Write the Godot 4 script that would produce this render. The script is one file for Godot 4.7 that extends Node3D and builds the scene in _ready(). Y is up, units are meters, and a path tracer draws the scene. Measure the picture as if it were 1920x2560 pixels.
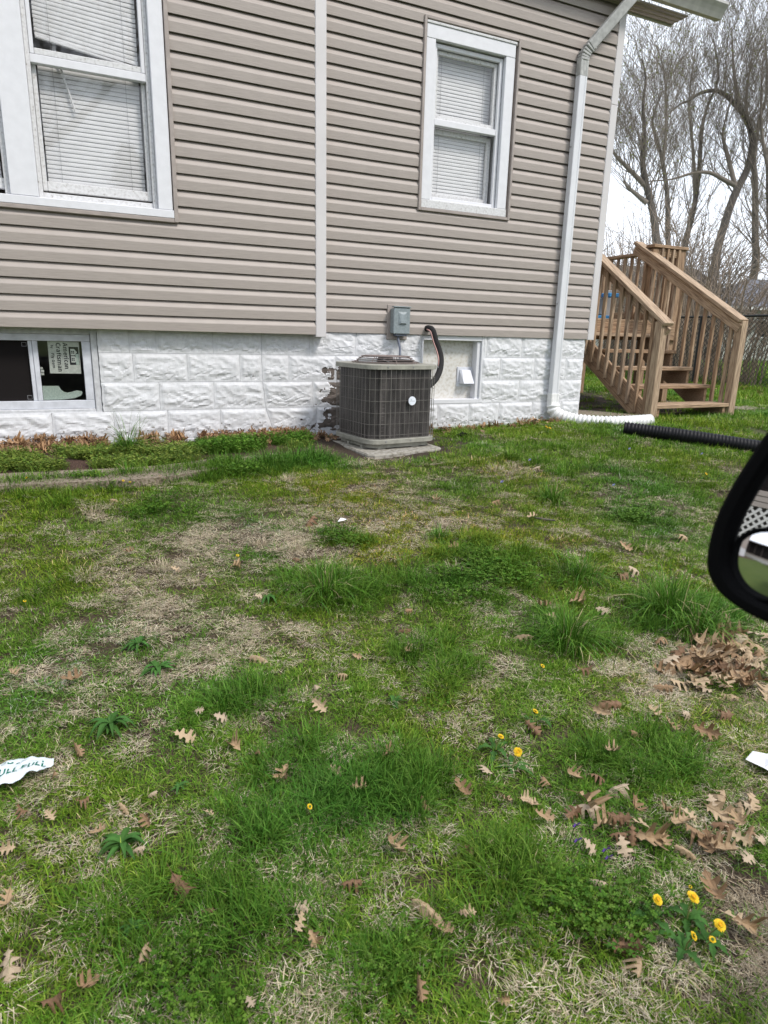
extends Node3D
# A beige house wall with an outdoor air conditioner, seen across a patchy spring lawn from a car window.

var rng := RandomNumberGenerator.new()
var nz := FastNoiseLite.new()
var taken := {}
var M := {}
const CAM := Vector3(0.0, 0.81, 5.2138)


# world positions (x, z, size ...) of patches, leaves and plants on the lawn
var DEAD := [[0.15, 2.35, 0.21, 0.21, 1], [0.48, 2.21, 0.23, 0.19, 0.8], [0.79, 2.15, 0.29, 0.19, 0.9], [1.1, 2.37, 0.27, 0.25, 0.9], [0.25, 2.73, 0.29, 0.2, 1], [0.49, 3.02, 0.2, 0.13, 0.8], [-0.11, 2.97, 0.18, 0.13, 0.8], [0.29, 3.07, 0.19, 0.11, 0.8], [1.51, 2.74, 0.16, 0.12, 0.8], [1.93, 2.23, 0.16, 0.16, 0.6], [1.3, 3.41, 0.12, 0.12, 1], [1.91, 3.65, 0.2, 0.16, 1], [2.85, 1.49, 0.29, 0.16, 0.9], [-0.15, 3.44, 0.18, 0.09, 0.8], [0.08, 3.35, 0.12, 0.06, 0.7], [-0.01, 3.69, 0.1, 0.05, 0.9], [0.83, 2.96, 0.2, 0.12, 0.8], [2.41, 2.67, 0.16, 0.12, 0.7], [0.05, 1.62, 0.06, 0.12, 1.2], [1.17, 1.38, 0.06, 0.09, 1], [3.72, 1.58, 0.27, 0.19, 0.8], [3.03, 1.96, 0.21, 0.12, 0.6], [1.54, 2.07, 0.42, 0.2, 0.5], [1.73, 2.92, 0.13, 0.08, 0.6], [0.68, 3.69, 0.12, 0.06, 0.4], [1.72, 4.12, 0.12, 0.12, 0.6], [1.34, 4.23, 0.15, 0.09, 0.35], [1.3, 4.41, 0.09, 0.09, 0.9], [1.08, 4.55, 0.15, 0.08, 1.2], [0.87, 4.51, 0.08, 0.04, 0.7], [1.79, 1.69, 0.36, 0.25, 0.35], [0.25, 3.78, 0.09, 0.09, 0.4], [1.71, 3.16, 0.12, 0.1, 0.6], [2.25, 3.67, 0.16, 0.24, 0.8]]
var LUSH := [[0.43, 3.32, 0.11, 0.11, 1], [1.12, 3.35, 0.17, 0.16, 1], [0.93, 2.71, 0.2, 0.18, 0.9], [1.75, 3.34, 0.24, 0.19, 0.9], [2.35, 3.38, 0.29, 0.25, 1], [0.54, 3.83, 0.25, 0.15, 0.9], [0.79, 3.84, 0.21, 0.13, 0.7], [0.34, 1.05, 0.86, 0.29, 1], [1.21, 1.04, 0.61, 0.21, 0.8], [1.82, 2.75, 0.31, 0.3, 0.9], [1.25, 2.73, 0.24, 0.17, 0.7], [1.19, 2.26, 0.12, 0.16, 0.8], [0.35, 4.08, 0.27, 0.11, 0.5], [0.84, 4.21, 0.18, 0.12, 0.7], [0.55, 4.29, 0.24, 0.08, 0.5], [-0.01, 3.93, 0.2, 0.08, 0.4], [1.54, 3.96, 0.14, 0.15, 0.6], [1.32, 3.96, 0.17, 0.13, 0.6], [-0.1, 1.42, 0.37, 0.3, 0.5], [3.94, 1.41, 1.02, 0.41, 0.8], [3.61, 0.96, 0.81, 0.34, 0.8], [-0.16, 2.46, 0.15, 0.22, 0.6], [0.49, 3.58, 0.16, 0.1, 0.5]]
var CLOVER := [[1.74, 2.76, 0.3, 0.25, 1], [0.08, 1.09, 0.41, 0.17, 0.9], [0.95, 1.09, 0.35, 0.15, 1], [1.19, 2.26, 0.11, 0.14, 0.8], [0.91, 3.53, 0.09, 0.07, 0.5], [0.99, 4.4, 0.12, 0.09, 1], [0.49, 4.29, 0.11, 0.06, 0.7], [0.08, 4.17, 0.13, 0.07, 0.8], [0.91, 4.33, 0.09, 0.08, 0.8], [3, 2.41, 0.28, 0.16, 0.6], [0.38, 1.74, 0.21, 0.16, 0.6]]
var LEAVES := [[0.129, 3.96, 0.078, 80], [0.604, 4.24, 0.105, 60], [0.878, 3.93, 0.07, 75], [0.577, 3.74, 0.058, 60], [0.443, 3.7, 0.058, 100], [0.984, 3.88, 0.067, 120], [1.22, 3.79, 0.066, 70], [0.612, 3.83, 0.05, 20], [0.754, 3.94, 0.055, 90], [1.02, 4.03, 0.063, 10], [1.02, 4.1, 0.061, 40], [1.28, 4.09, 0.078, 10], [1.1, 4.12, 0.055, 0], [0.523, 3.13, 0.074, 30], [-0.072, 3.06, 0.076, 15], [0.217, 3.45, 0.075, 20], [0.338, 3.54, 0.054, 70], [0.33, 3.41, 0.05, 30], [1.08, 2.07, 0.098, 140], [0.43, 1.28, 0.06, 90], [-0.068, 3.4, 0.052, 60], [-0.229, 3.7, 0.043, 10], [-0.217, 3.85, 0.06, 100], [-0.207, 4.01, 0.063, 90], [-0.126, 4.11, 0.048, 30], [0.034, 4.07, 0.047, 120], [-0.071, 4.11, 0.053, 150], [0.34, 4.15, 0.049, 130], [0.353, 4.2, 0.038, 80], [0.352, 4.12, 0.04, 20], [0.479, 4.1, 0.053, 0], [0.613, 4.04, 0.068, 30], [0.502, 4.38, 0.053, 110], [0.678, 4.27, 0.04, 30], [0.609, 4.29, 0.049, 45], [1, 4.32, 0.043, 60], [0.94, 4.47, 0.067, 20], [0.939, 4.51, 0.056, 140], [1.24, 4.44, 0.085, 120], [1.21, 4.51, 0.071, 60], [1.22, 4.54, 0.06, 40], [1.4, 4.41, 0.045, 0], [1.1, 3.13, 0.064, 20], [1.05, 3.26, 0.052, 0], [1.19, 3, 0.048, 0], [0.631, 3.46, 0.067, 60], [0.858, 3.23, 0.042, 40], [0.653, 3.36, 0.039, 90], [1.61, 3.59, 0.059, 30], [1.54, 3.31, 0.083, 40], [1.77, 3.14, 0.081, 60], [1.75, 3.23, 0.068, 10], [1.96, 3.15, 0.072, 30], [2.01, 3.25, 0.081, 70], [1.55, 3.79, 0.086, 20], [1.49, 3.81, 0.069, 60], [1.81, 3.77, 0.074, 40], [2.47, 3.4, 0.072, 10], [2.62, 2.76, 0.087, 60], [2.46, 3, 0.103, 30], [2.34, 3.02, 0.09, 0], [3.08, 2.76, 0.092, 30], [1.73, 4.01, 0.089, 30], [1.24, 4.22, 0.072, 0], [1.23, 4.27, 0.082, 40], [1.14, 4.26, 0.057, 90], [1.16, 4.22, 0.047, 20], [1.34, 4.25, 0.073, 10], [1.36, 4.29, 0.072, 30], [1.46, 4.28, 0.086, 60], [1.49, 4.31, 0.073, 100], [1.57, 4.29, 0.076, 20], [1.37, 4.33, 0.071, 0], [1.28, 4.33, 0.058, 40], [1.34, 4.21, 0.062, 120], [1.44, 4.36, 0.059, 60], [1.15, 4.18, 0.06, 10], [1.06, 4.23, 0.052, 70], [1.27, 4.03, 0.053, 20], [1.2, 4, 0.06, 20], [1.12, 3.99, 0.046, 90], [1.03, 4.05, 0.044, 0], [0.968, 4, 0.044, 60], [0.102, 3.64, 0.03, 0], [-0.063, 3.6, 0.036, 0], [0.032, 3.67, 0.041, 60], [0.08, 3.73, 0.046, 60], [0.224, 3.76, 0.036, 30], [0.754, 3.72, 0.041, 0], [0.275, 3.35, 0.036, 20], [0.401, 3.59, 0.033, 90], [-0.248, 2.98, 0.045, 50], [-0.127, 3.48, 0.031, 90], [-0.138, 3.63, 0.04, 70], [-0.031, 3.72, 0.045, 0], [0.051, 3.81, 0.033, 0], [-0.2, 3.59, 0.035, 30], [0.769, 3.32, 0.04, 0], [0.773, 4.12, 0.034, 60], [0.842, 4.12, 0.029, 0], [0.639, 4.46, 0.026, 20], [0.202, 4.27, 0.026, 60], [0.168, 4.04, 0.03, 0], [1.38, 3.97, 0.056, 20], [1.52, 3.93, 0.066, 20], [1.65, 3.88, 0.069, 60], [1.65, 3.95, 0.067, 100], [1.76, 3.92, 0.062, 0], [1.88, 3.96, 0.078, 20], [0.17, 1.55, 0.049, 0], [0.177, 2.22, 0.052, 0], [0.35, 2.4, 0.051, 40], [0.603, 2.45, 0.052, 0], [0.634, 2.72, 0.042, 0], [0.881, 2.45, 0.054, 60], [1.92, 1.92, 0.069, 0], [2.26, 2.06, 0.061, 0], [2.34, 2.32, 0.075, 30], [1.68, 2.54, 0.065, 0], [2.95, 1.56, 0.059, 0], [2.29, 1.21, 0.046, 0], [1.52, 4.3, 0.07, 120], [1.35, 4.34, 0.074, 139], [1.59, 4.28, 0.065, 134], [1.17, 4.1, 0.079, 87], [1.49, 4.38, 0.056, 176], [1.19, 4.24, 0.055, 126], [1.37, 4.36, 0.078, 20], [1.47, 4.36, 0.065, 158], [1.58, 4.28, 0.062, 134], [1.26, 4.28, 0.051, 109], [1.15, 4.11, 0.083, 25], [1.2, 4.18, 0.069, 23], [1.51, 4.25, 0.083, 132], [1.27, 4.17, 0.069, 137], [1.39, 4.24, 0.053, 59], [1.35, 4.32, 0.052, 137], [1.48, 4.24, 0.048, 110], [1.44, 4.31, 0.068, 32]]
var PILE := [[2.26, 3.56, 0.12, 113], [2.29, 3.77, 0.106, 51], [2.03, 3.75, 0.138, 34], [2.17, 3.58, 0.148, 117], [2.42, 3.56, 0.115, 113], [2.18, 3.65, 0.118, 88], [2.25, 3.73, 0.085, 67], [2.48, 3.59, 0.149, 122], [2.11, 3.67, 0.125, 138], [2.22, 3.69, 0.095, 0], [2.27, 3.6, 0.106, 21], [1.96, 3.78, 0.123, 26], [1.97, 3.67, 0.128, 93], [2.19, 3.69, 0.087, 91], [2, 3.74, 0.135, 121], [1.96, 3.81, 0.089, 71], [2.18, 3.82, 0.091, 64], [2.37, 3.73, 0.124, 115], [2.12, 3.77, 0.09, 34], [2.2, 3.73, 0.125, 70], [2.44, 3.63, 0.153, 111], [2.33, 3.72, 0.128, 130], [2.03, 3.71, 0.112, 116], [2.39, 3.63, 0.113, 86], [2.24, 3.68, 0.123, 101], [2.28, 3.58, 0.151, 168], [2.21, 3.68, 0.092, 124], [2.22, 3.63, 0.137, 72], [2.25, 3.69, 0.099, 98], [2.43, 3.58, 0.146, 88], [2.33, 3.64, 0.088, 133], [2.2, 3.64, 0.143, 0], [2.08, 3.81, 0.104, 2], [2.53, 3.67, 0.14, 120], [2.28, 3.61, 0.133, 105], [2.29, 3.68, 0.083, 90], [2.23, 3.77, 0.093, 97], [2.04, 3.88, 0.109, 36], [2.12, 3.78, 0.1, 132], [2.19, 3.8, 0.136, 75], [2.36, 3.58, 0.11, 2], [1.95, 3.8, 0.105, 148], [2.05, 3.62, 0.102, 104], [2.14, 3.67, 0.115, 88], [2.25, 3.62, 0.085, 111], [2.36, 3.65, 0.133, 100], [2.28, 3.66, 0.115, 106], [2.27, 3.86, 0.118, 110], [2.13, 3.86, 0.12, 136], [2.08, 3.76, 0.094, 171], [2.17, 3.7, 0.096, 51], [2.24, 3.61, 0.1, 155], [2.34, 3.64, 0.129, 68], [2.12, 3.82, 0.093, 90], [2.05, 3.73, 0.091, 35], [2.35, 3.59, 0.108, 131], [2.4, 3.72, 0.107, 100], [2.06, 3.82, 0.089, 31], [2.17, 3.81, 0.137, 87], [2.17, 3.92, 0.129, 160], [2.1, 3.83, 0.1, 24], [2.1, 3.69, 0.112, 140], [2.17, 3.87, 0.099, 36], [1.97, 3.65, 0.105, 170], [2.07, 3.52, 0.088, 98], [2.12, 3.64, 0.116, 49], [2.21, 3.78, 0.089, 139], [2.04, 3.83, 0.1, 165], [2.27, 3.73, 0.086, 172], [2.24, 3.75, 0.111, 167], [2.02, 3.67, 0.138, 57], [2.12, 3.73, 0.104, 12], [2.18, 3.83, 0.089, 101], [2.16, 3.7, 0.124, 59], [2.1, 3.75, 0.105, 41], [1.9, 3.76, 0.105, 12], [2.42, 3.62, 0.125, 125], [2.21, 3.68, 0.138, 144], [2.2, 3.69, 0.112, 63], [2.18, 3.72, 0.112, 85], [1.91, 3.68, 0.102, 70], [2.31, 3.63, 0.098, 141], [2.22, 3.61, 0.108, 10], [2.33, 3.69, 0.095, 6], [2.42, 3.66, 0.14, 145], [2.19, 3.63, 0.143, 1], [2.3, 3.73, 0.141, 129]]
var DANDELIONS := [[1.12, 3.74, 0.029], [1.13, 3.82, 0.038], [1.33, 3.67, 0.028], [1.51, 3.46, 0.024], [1.11, 4.39, 0.034], [1.19, 4.42, 0.04], [1.18, 4.48, 0.037], [1.11, 4.48, 0.026], [1.14, 4.5, 0.02], [0.486, 3.79, 0.022], [1.21, 4.39, 0.011], [4.12, 0.189, 0.036], [4.11, 0.252, 0.035], [-0.266, 0.875, 0.022], [0.232, 1.06, 0.02], [0.289, 1.09, 0.019], [0.657, 2.24, 0.02], [-0.23, 2.41, 0.017], [4.39, 1.8, 0.029]]
var PLANTAINS := [[0.023, 3.31, 0.153], [0.018, 3.77, 0.134], [0.174, 3.63, 0.062], [0.144, 2.91, 0.133], [0.187, 3.07, 0.143], [0.877, 3.5, 0.092], [0.671, 2.73, 0.116], [0.021, 4.01, 0.068], [0.677, 3.94, 0.073]]
var TUFTS := [[0.314, 0.149, 0.303], [0.282, 0.933, 0.201], [0.915, 2.76, 0.297], [1.71, 3.38, 0.333], [2.3, 3.34, 0.389], [2.31, 3.51, 0.293], [2.67, 2.08, 0.261], [1.68, 2.4, 0.145], [2.15, 2.94, 0.269], [0.451, 3.29, 0.169], [1.12, 3.38, 0.218], [0.075, 1.14, 0.135]]
var VIOLETS := [[1.03, 4.19], [0.999, 4.23], [1.04, 4.28], [1.03, 4.3], [2.45, 1.83], [2.95, 1.46], [4.48, 1.66], [3.2, 2.04], [3.96, 1.41]]
var STRAWTUFTS := [[0.053, 1.62, 0.144], [1.17, 1.39, 0.1], [2.64, 1.5, 0.162], [2.81, 1.48, 0.165], [3.72, 1.58, 0.21], [0.3, 2.34, 0.143], [0, 2.35, 0.156], [1.78, 2.25, 0.152], [2.79, 2.8, 0.151], [1.57, 2.73, 0.11], [0.925, 2.32, 0.112], [0.767, 2.23, 0.113]]
var MISC := [[-0.21, 3.46], [1.77, 4.18], [2.41, 2.34], [1.24, 2.12], [1.46, 3.93], [1.7, -0.199], [-0.003, -0.056], [0.788, -0.057], [4.21, 1.65]]
var TREES := [
	[[Vector3(38.12,6.1,-30.84), Vector3(38.29,7.93,-31.3), Vector3(38.28,9.64,-31.81), Vector3(38.03,11.4,-32.45), Vector3(37.9,12.72,-32.9), Vector3(38.03,14.05,-33.23), Vector3(38.23,15.38,-33.53), Vector3(38.31,17.15,-34.01), Vector3(38.64,18.92,-34.38), Vector3(38.52,20.25,-34.83)], [Vector3(37.96,11.57,-32.53), Vector3(37.08,12.7,-33.29), Vector3(36.49,13.57,-33.83), Vector3(36.16,14.44,-34.25), Vector3(35.99,15.32,-34.59)], [Vector3(37.94,10.42,-32.2), Vector3(37.09,11.11,-32.81), Vector3(36.47,11.53,-33.24), Vector3(36.1,11.97,-33.55)]],
	[[Vector3(42.33,6.58,-33.55), Vector3(42.43,8.57,-34.09), Vector3(42.69,11.87,-34.94), Vector3(42.6,14.27,-35.7), Vector3(42.32,16.19,-36.39), Vector3(42.16,17.33,-36.81), Vector3(42.63,18.59,-36.96), Vector3(43.08,19.57,-37.03)], [Vector3(42.61,14.47,-35.75), Vector3(43.04,16.21,-36.05), Vector3(43.45,18.62,-36.57), Vector3(43.71,21.5,-37.3), Vector3(43.55,23.61,-38.0)]],
	[[Vector3(47.56,7.19,-36.96), Vector3(48.06,9.39,-37.37), Vector3(48.89,11.98,-37.73), Vector3(49.58,15.16,-38.34), Vector3(50.07,18.35,-39.05), Vector3(50.76,20.48,-39.35), Vector3(51.75,22.61,-39.5), Vector3(51.65,25.78,-40.49)], [Vector3(49.09,13.04,-37.95), Vector3(49.08,17.26,-39.2), Vector3(48.78,20.42,-40.28), Vector3(49.27,24.66,-41.3)]],
	[[Vector3(47.31,6.9,-33.55), Vector3(47.87,8.98,-33.89), Vector3(49.22,12.44,-34.27), Vector3(50.34,14.47,-34.33), Vector3(50.92,16.68,-34.7), Vector3(50.68,18.18,-35.26), Vector3(50.12,19.16,-35.82), Vector3(49.28,20.14,-36.51), Vector3(48.46,20.46,-37.0), Vector3(47.41,20.19,-37.43), Vector3(46.71,19.67,-37.61), Vector3(45.98,19.35,-37.87), Vector3(44.91,18.42,-38.11)], [Vector3(50.14,19.36,-35.87), Vector3(50.15,20.46,-36.19), Vector3(50.1,21.96,-36.66), Vector3(50.14,23.46,-37.08), Vector3(50.28,25.96,-37.75)], [Vector3(49.73,12.96,-34.17), Vector3(48.58,13.63,-34.92), Vector3(47.69,14.1,-35.49), Vector3(46.56,13.97,-36.0), Vector3(45.2,13.44,-36.49), Vector3(43.68,13.2,-37.15)], [Vector3(49.43,12.65,-34.23), Vector3(48.77,15.63,-35.43), Vector3(48.2,16.61,-35.99), Vector3(47.72,17.5,-36.48), Vector3(48.09,20.4,-37.17)]],
	[[Vector3(52.14,7.22,-33.61), Vector3(52.34,9.37,-34.15), Vector3(52.76,13.97,-35.31), Vector3(52.86,16.05,-35.88), Vector3(53.63,19.18,-36.43), Vector3(54.31,21.27,-36.73), Vector3(54.6,25.43,-37.82)], [Vector3(52.91,16.05,-35.86), Vector3(52.56,20.19,-37.25), Vector3(53.33,24.36,-38.11)]],
	[[Vector3(50.53,6.89,-30.85), Vector3(50.53,8.92,-31.45), Vector3(50.84,14.25,-32.87), Vector3(51.57,18.19,-33.69), Vector3(52.49,22.13,-34.41)], [Vector3(50.89,14.25,-32.85), Vector3(50.47,17.18,-33.92), Vector3(50.56,21.1,-35.03)]],
]
var MIRROR_OUTER := [[0.0567, 0.1066], [0.0348, 0.1036], [0.0224, 0.089], [0.0087, 0.0685], [-0.0085, 0.0398], [-0.022, 0.0115], [-0.0287, -0.0125], [-0.0311, -0.0357], [-0.0269, -0.0505], [-0.0175, -0.0626], [-0.0013, -0.0733], [0.0167, -0.0813], [0.0379, -0.0856], [0.0691, -0.0832], [0.0905, -0.0726], [0.1002, -0.051], [0.1022, -0.0032], [0.0952, 0.0596], [0.0803, 0.0962]]
var MIRROR_INNER := [[0.0574, 0.0791], [0.0356, 0.0735], [0.0232, 0.0548], [0.0146, 0.0407], [0.0037, 0.0207], [-0.004, 0.0031], [-0.0087, -0.0139], [-0.0106, -0.0317], [-0.0075, -0.0444], [0.001, -0.0563], [0.0136, -0.0637], [0.0262, -0.0672], [0.0415, -0.0692], [0.0687, -0.0673], [0.0845, -0.0598], [0.0911, -0.0442], [0.0921, -0.004], [0.0851, 0.0479], [0.0738, 0.0725]]

# ---------------------------------------------------------------- geometry collector
class G:
	var v := PackedVector3Array()
	var n := PackedVector3Array()
	var c := PackedColorArray()
	var col := Color(1, 1, 1)

	func t3(a: Vector3, b: Vector3, d: Vector3) -> void:   # counter-clockwise seen from outside
		var nn := (b - a).cross(d - a).normalized()
		v.append(a); v.append(d); v.append(b)
		for i in 3:
			n.append(nn); c.append(col)

	func t3n(a: Vector3, b: Vector3, d: Vector3, na: Vector3, nb: Vector3, nd: Vector3) -> void:
		v.append(a); v.append(d); v.append(b)
		n.append(na); n.append(nd); n.append(nb)
		for i in 3:
			c.append(col)

	func q4(a: Vector3, b: Vector3, d: Vector3, e: Vector3) -> void:
		t3(a, b, d); t3(a, d, e)

	func out3(a: Vector3, b: Vector3, d: Vector3, mid: Vector3) -> void:
		if (b - a).cross(d - a).dot((a + b + d) / 3.0 - mid) < 0.0:
			t3(a, d, b)
		else:
			t3(a, b, d)

	func out4(a: Vector3, b: Vector3, d: Vector3, e: Vector3, mid: Vector3) -> void:
		out3(a, b, d, mid); out3(a, d, e, mid)

	# chamfered box under a transform
	func box(t: Transform3D, size: Vector3, bev := 0.0) -> void:
		var h := size / 2.0
		var mid := t.origin
		if bev <= 0.0:
			for a in 3:
				for s in [-1.0, 1.0]:
					var p := []
					for k in [[-1, -1], [1, -1], [1, 1], [-1, 1]]:
						var w := Vector3.ZERO
						w[a] = h[a] * s
						w[(a + 1) % 3] = h[(a + 1) % 3] * k[0]
						w[(a + 2) % 3] = h[(a + 2) % 3] * k[1]
						p.append(t * w)
					out4(p[0], p[1], p[2], p[3], mid)
			return
		bev = minf(bev, minf(h.x, minf(h.y, h.z)) * 0.9)
		var pt := func(sx: float, sy: float, sz: float, ax: int) -> Vector3:
			var s := Vector3(sx, sy, sz)
			var w := Vector3.ZERO
			for k in 3:
				w[k] = s[k] * (h[k] - (0.0 if k == ax else bev))
			return t * w
		for a in 3:
			for s in [-1.0, 1.0]:
				var p := []
				for k in [[-1, -1], [1, -1], [1, 1], [-1, 1]]:
					var w := Vector3.ZERO
					w[a] = s
					w[(a + 1) % 3] = k[0]
					w[(a + 2) % 3] = k[1]
					p.append(pt.call(w.x, w.y, w.z, a))
				out4(p[0], p[1], p[2], p[3], mid)
		for a in 3:
			var b := (a + 1) % 3
			var d := (a + 2) % 3
			for sb in [-1.0, 1.0]:
				for sd in [-1.0, 1.0]:
					var w0 := Vector3.ZERO
					w0[a] = -1.0; w0[b] = sb; w0[d] = sd
					var w1 := w0
					w1[a] = 1.0
					out4(pt.call(w0.x, w0.y, w0.z, b), pt.call(w1.x, w1.y, w1.z, b), pt.call(w1.x, w1.y, w1.z, d), pt.call(w0.x, w0.y, w0.z, d), mid)
		for sx in [-1.0, 1.0]:
			for sy in [-1.0, 1.0]:
				for sz in [-1.0, 1.0]:
					out3(pt.call(sx, sy, sz, 0), pt.call(sx, sy, sz, 1), pt.call(sx, sy, sz, 2), mid)

	func bx(lo: Vector3, hi: Vector3, bev := 0.0) -> void:
		box(Transform3D(Basis(), (lo + hi) / 2.0), hi - lo, bev)

	# beam between two points with width along side and height along the other
	func beam(a: Vector3, b: Vector3, side: Vector3, w: float, h: float, bev := 0.0) -> void:
		var x := (b - a).normalized()
		var z := (side - x * side.dot(x)).normalized()
		var y := z.cross(x)
		box(Transform3D(Basis(x, y, z), (a + b) / 2.0), Vector3((b - a).length(), h, w), bev)

	func tube(p: Array, r: Array, sides := 6, caps := true) -> void:
		var rings := []
		var dirs := []
		var up := Vector3(0.31, 0.83, 0.46).normalized()
		var last_u := Vector3.ZERO
		for i in p.size():
			var d: Vector3 = (p[mini(i + 1, p.size() - 1)] - p[maxi(i - 1, 0)]).normalized()
			var u := up.cross(d)
			if last_u != Vector3.ZERO:
				u = last_u - d * last_u.dot(d)
			if u.length() < 0.001:
				u = Vector3.RIGHT.cross(d)
			u = u.normalized()
			last_u = u
			var w := d.cross(u)
			var ring := []
			var rn := []
			var rad: float = r[i] if i < r.size() else r[r.size() - 1]
			for k in sides:
				var an := TAU * k / sides
				var nn := u * cos(an) + w * sin(an)
				ring.append(p[i] + nn * rad)
				rn.append(nn)
			rings.append(ring)
			dirs.append(rn)
		for i in p.size():
			var i0 := maxi(i - 1, 0)
			var i1 := mini(i + 1, p.size() - 1)
			var ds: float = (p[i1] - p[i0]).length()
			var dr: float = r[mini(i1, r.size() - 1)] - r[mini(i0, r.size() - 1)]
			if absf(dr) > ds * 0.04 and ds > 0.0:
				var dd: Vector3 = (p[i1] - p[i0]) / ds
				for k in sides:
					dirs[i][k] = (dirs[i][k] - dd * (dr / ds)).normalized()
		for i in p.size() - 1:
			for k in sides:
				var k2 := (k + 1) % sides
				t3n(rings[i][k], rings[i][k2], rings[i + 1][k2], dirs[i][k], dirs[i][k2], dirs[i + 1][k2])
				t3n(rings[i][k], rings[i + 1][k2], rings[i + 1][k], dirs[i][k], dirs[i + 1][k2], dirs[i + 1][k])
		if caps:
			for k in range(1, sides - 1):
				t3(rings[0][0], rings[0][k + 1], rings[0][k])
				var l := p.size() - 1
				t3(rings[l][0], rings[l][k], rings[l][k + 1])

	# polygon (list of Vector2, counter-clockwise) in the plane (o, u, w), extruded along u x w
	func prism(poly: Array, o: Vector3, u: Vector3, w: Vector3, depth: float, bev := 0.0) -> void:
		var pp := PackedVector2Array(poly)
		if Geometry2D.is_polygon_clockwise(pp):
			pp.reverse()
		var nn := u.cross(w).normalized()
		var idx := Geometry2D.triangulate_polygon(pp)
		var front := []
		var back := []
		var rim := []
		var cen := Vector2.ZERO
		for q in pp:
			cen += q
		cen /= pp.size()
		for q in pp:
			var q2: Vector2 = q - (q - cen).normalized() * bev
			front.append(o + u * q2.x + w * q2.y + nn * depth)
			rim.append(o + u * q.x + w * q.y + nn * (depth - bev))
			back.append(o + u * q.x + w * q.y)
		for i in range(0, idx.size(), 3):
			var a: Vector3 = front[idx[i]]
			var b: Vector3 = front[idx[i + 1]]
			var d: Vector3 = front[idx[i + 2]]
			if (b - a).cross(d - a).dot(nn) < 0.0:
				t3(a, d, b); t3(back[idx[i]], back[idx[i + 1]], back[idx[i + 2]])
			else:
				t3(a, b, d); t3(back[idx[i]], back[idx[i + 2]], back[idx[i + 1]])
		for i in pp.size():
			var j := (i + 1) % pp.size()
			q4(back[i], back[j], rim[j], rim[i])
			if bev > 0.0:
				q4(rim[i], rim[j], front[j], front[i])

	func mesh(m: Material) -> ArrayMesh:
		var a := []
		a.resize(Mesh.ARRAY_MAX)
		a[Mesh.ARRAY_VERTEX] = v
		a[Mesh.ARRAY_NORMAL] = n
		a[Mesh.ARRAY_COLOR] = c
		var am := ArrayMesh.new()
		am.add_surface_from_arrays(Mesh.PRIMITIVE_TRIANGLES, a)
		am.surface_set_material(0, m)
		return am

# ---------------------------------------------------------------- naming and tree helpers
func numbered(called: String) -> String:
	if not taken.has(called):
		taken[called] = 0
		return called
	taken[called] += 1
	return "%s_%03d" % [called, taken[called]]

func thing(called: String, label: String, category: String, at := Vector3.ZERO, group := "") -> Node3D:
	var o := Node3D.new()
	o.name = numbered(called)
	add_child(o)
	o.position = at
	o.set_meta("label", label)
	o.set_meta("category", category)
	if group != "":
		o.set_meta("group", group)
	return o

func tag(o: Node, label: String, category: String, group := "", kind := "") -> void:
	o.set_meta("label", label)
	o.set_meta("category", category)
	if group != "":
		o.set_meta("group", group)
	if kind != "":
		o.set_meta("kind", kind)

func part(called: String, g: G, m: Material, parent: Node) -> MeshInstance3D:
	return put(called, g.mesh(m), parent)

func put(called: String, mesh: Mesh, parent: Node, at := Transform3D()) -> MeshInstance3D:
	var o := MeshInstance3D.new()
	o.name = called
	o.mesh = mesh
	o.transform = at
	parent.add_child(o, true)
	return o

func single(called: String, g: G, m: Material, label: String, category: String, group := "") -> MeshInstance3D:
	var o := MeshInstance3D.new()
	o.name = numbered(called)
	o.mesh = g.mesh(m)
	add_child(o)
	tag(o, label, category, group)
	return o

func structure(called: String, g: G, m: Material) -> MeshInstance3D:
	var o := MeshInstance3D.new()
	o.name = called
	o.mesh = g.mesh(m)
	o.set_meta("kind", "structure")
	add_child(o)
	return o

func plank(called: String, size: Vector3, at: Transform3D, m: Material, parent: Node, bev := 0.003) -> MeshInstance3D:
	var g := G.new()
	g.box(Transform3D(), size, bev)
	return put(called, g.mesh(m), parent, at)

# a board lying along x in its own frame, from a to b; its width points along side
func board(called: String, a: Vector3, b: Vector3, side: Vector3, w: float, h: float, m: Material, parent: Node, bev := 0.004) -> MeshInstance3D:
	var x := (b - a).normalized()
	var z := (side - x * side.dot(x)).normalized()
	return plank(called, Vector3((b - a).length(), h, w), Transform3D(Basis(x, z.cross(x), z), (a + b) / 2.0), m, parent, bev)

func rnd(a: float, b: float) -> float:
	return rng.randf_range(a, b)

func sm(t: float) -> float:
	t = clampf(t, 0.0, 1.0)
	return t * t * (3.0 - 2.0 * t)

func ground_at(x: float, z: float) -> float:
	var y := 0.07 * sm((x - 3.0) / 2.0) * sm((3.0 - z) / 3.0) - 0.42 * sm((z - 0.4) / 4.0)
	y -= 0.2 * sm((z - 4.75) / 0.8)
	return y

func bump(x: float, z: float) -> float:
	return nz.get_noise_2d(x * 55.0, z * 55.0) * 0.014 + nz.get_noise_2d(x * 240.0 + 90.0, z * 240.0) * 0.005

# ---------------------------------------------------------------- materials
func lin(r: float, g: float, b: float) -> Color:
	return Color(r, g, b).linear_to_srgb()

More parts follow.
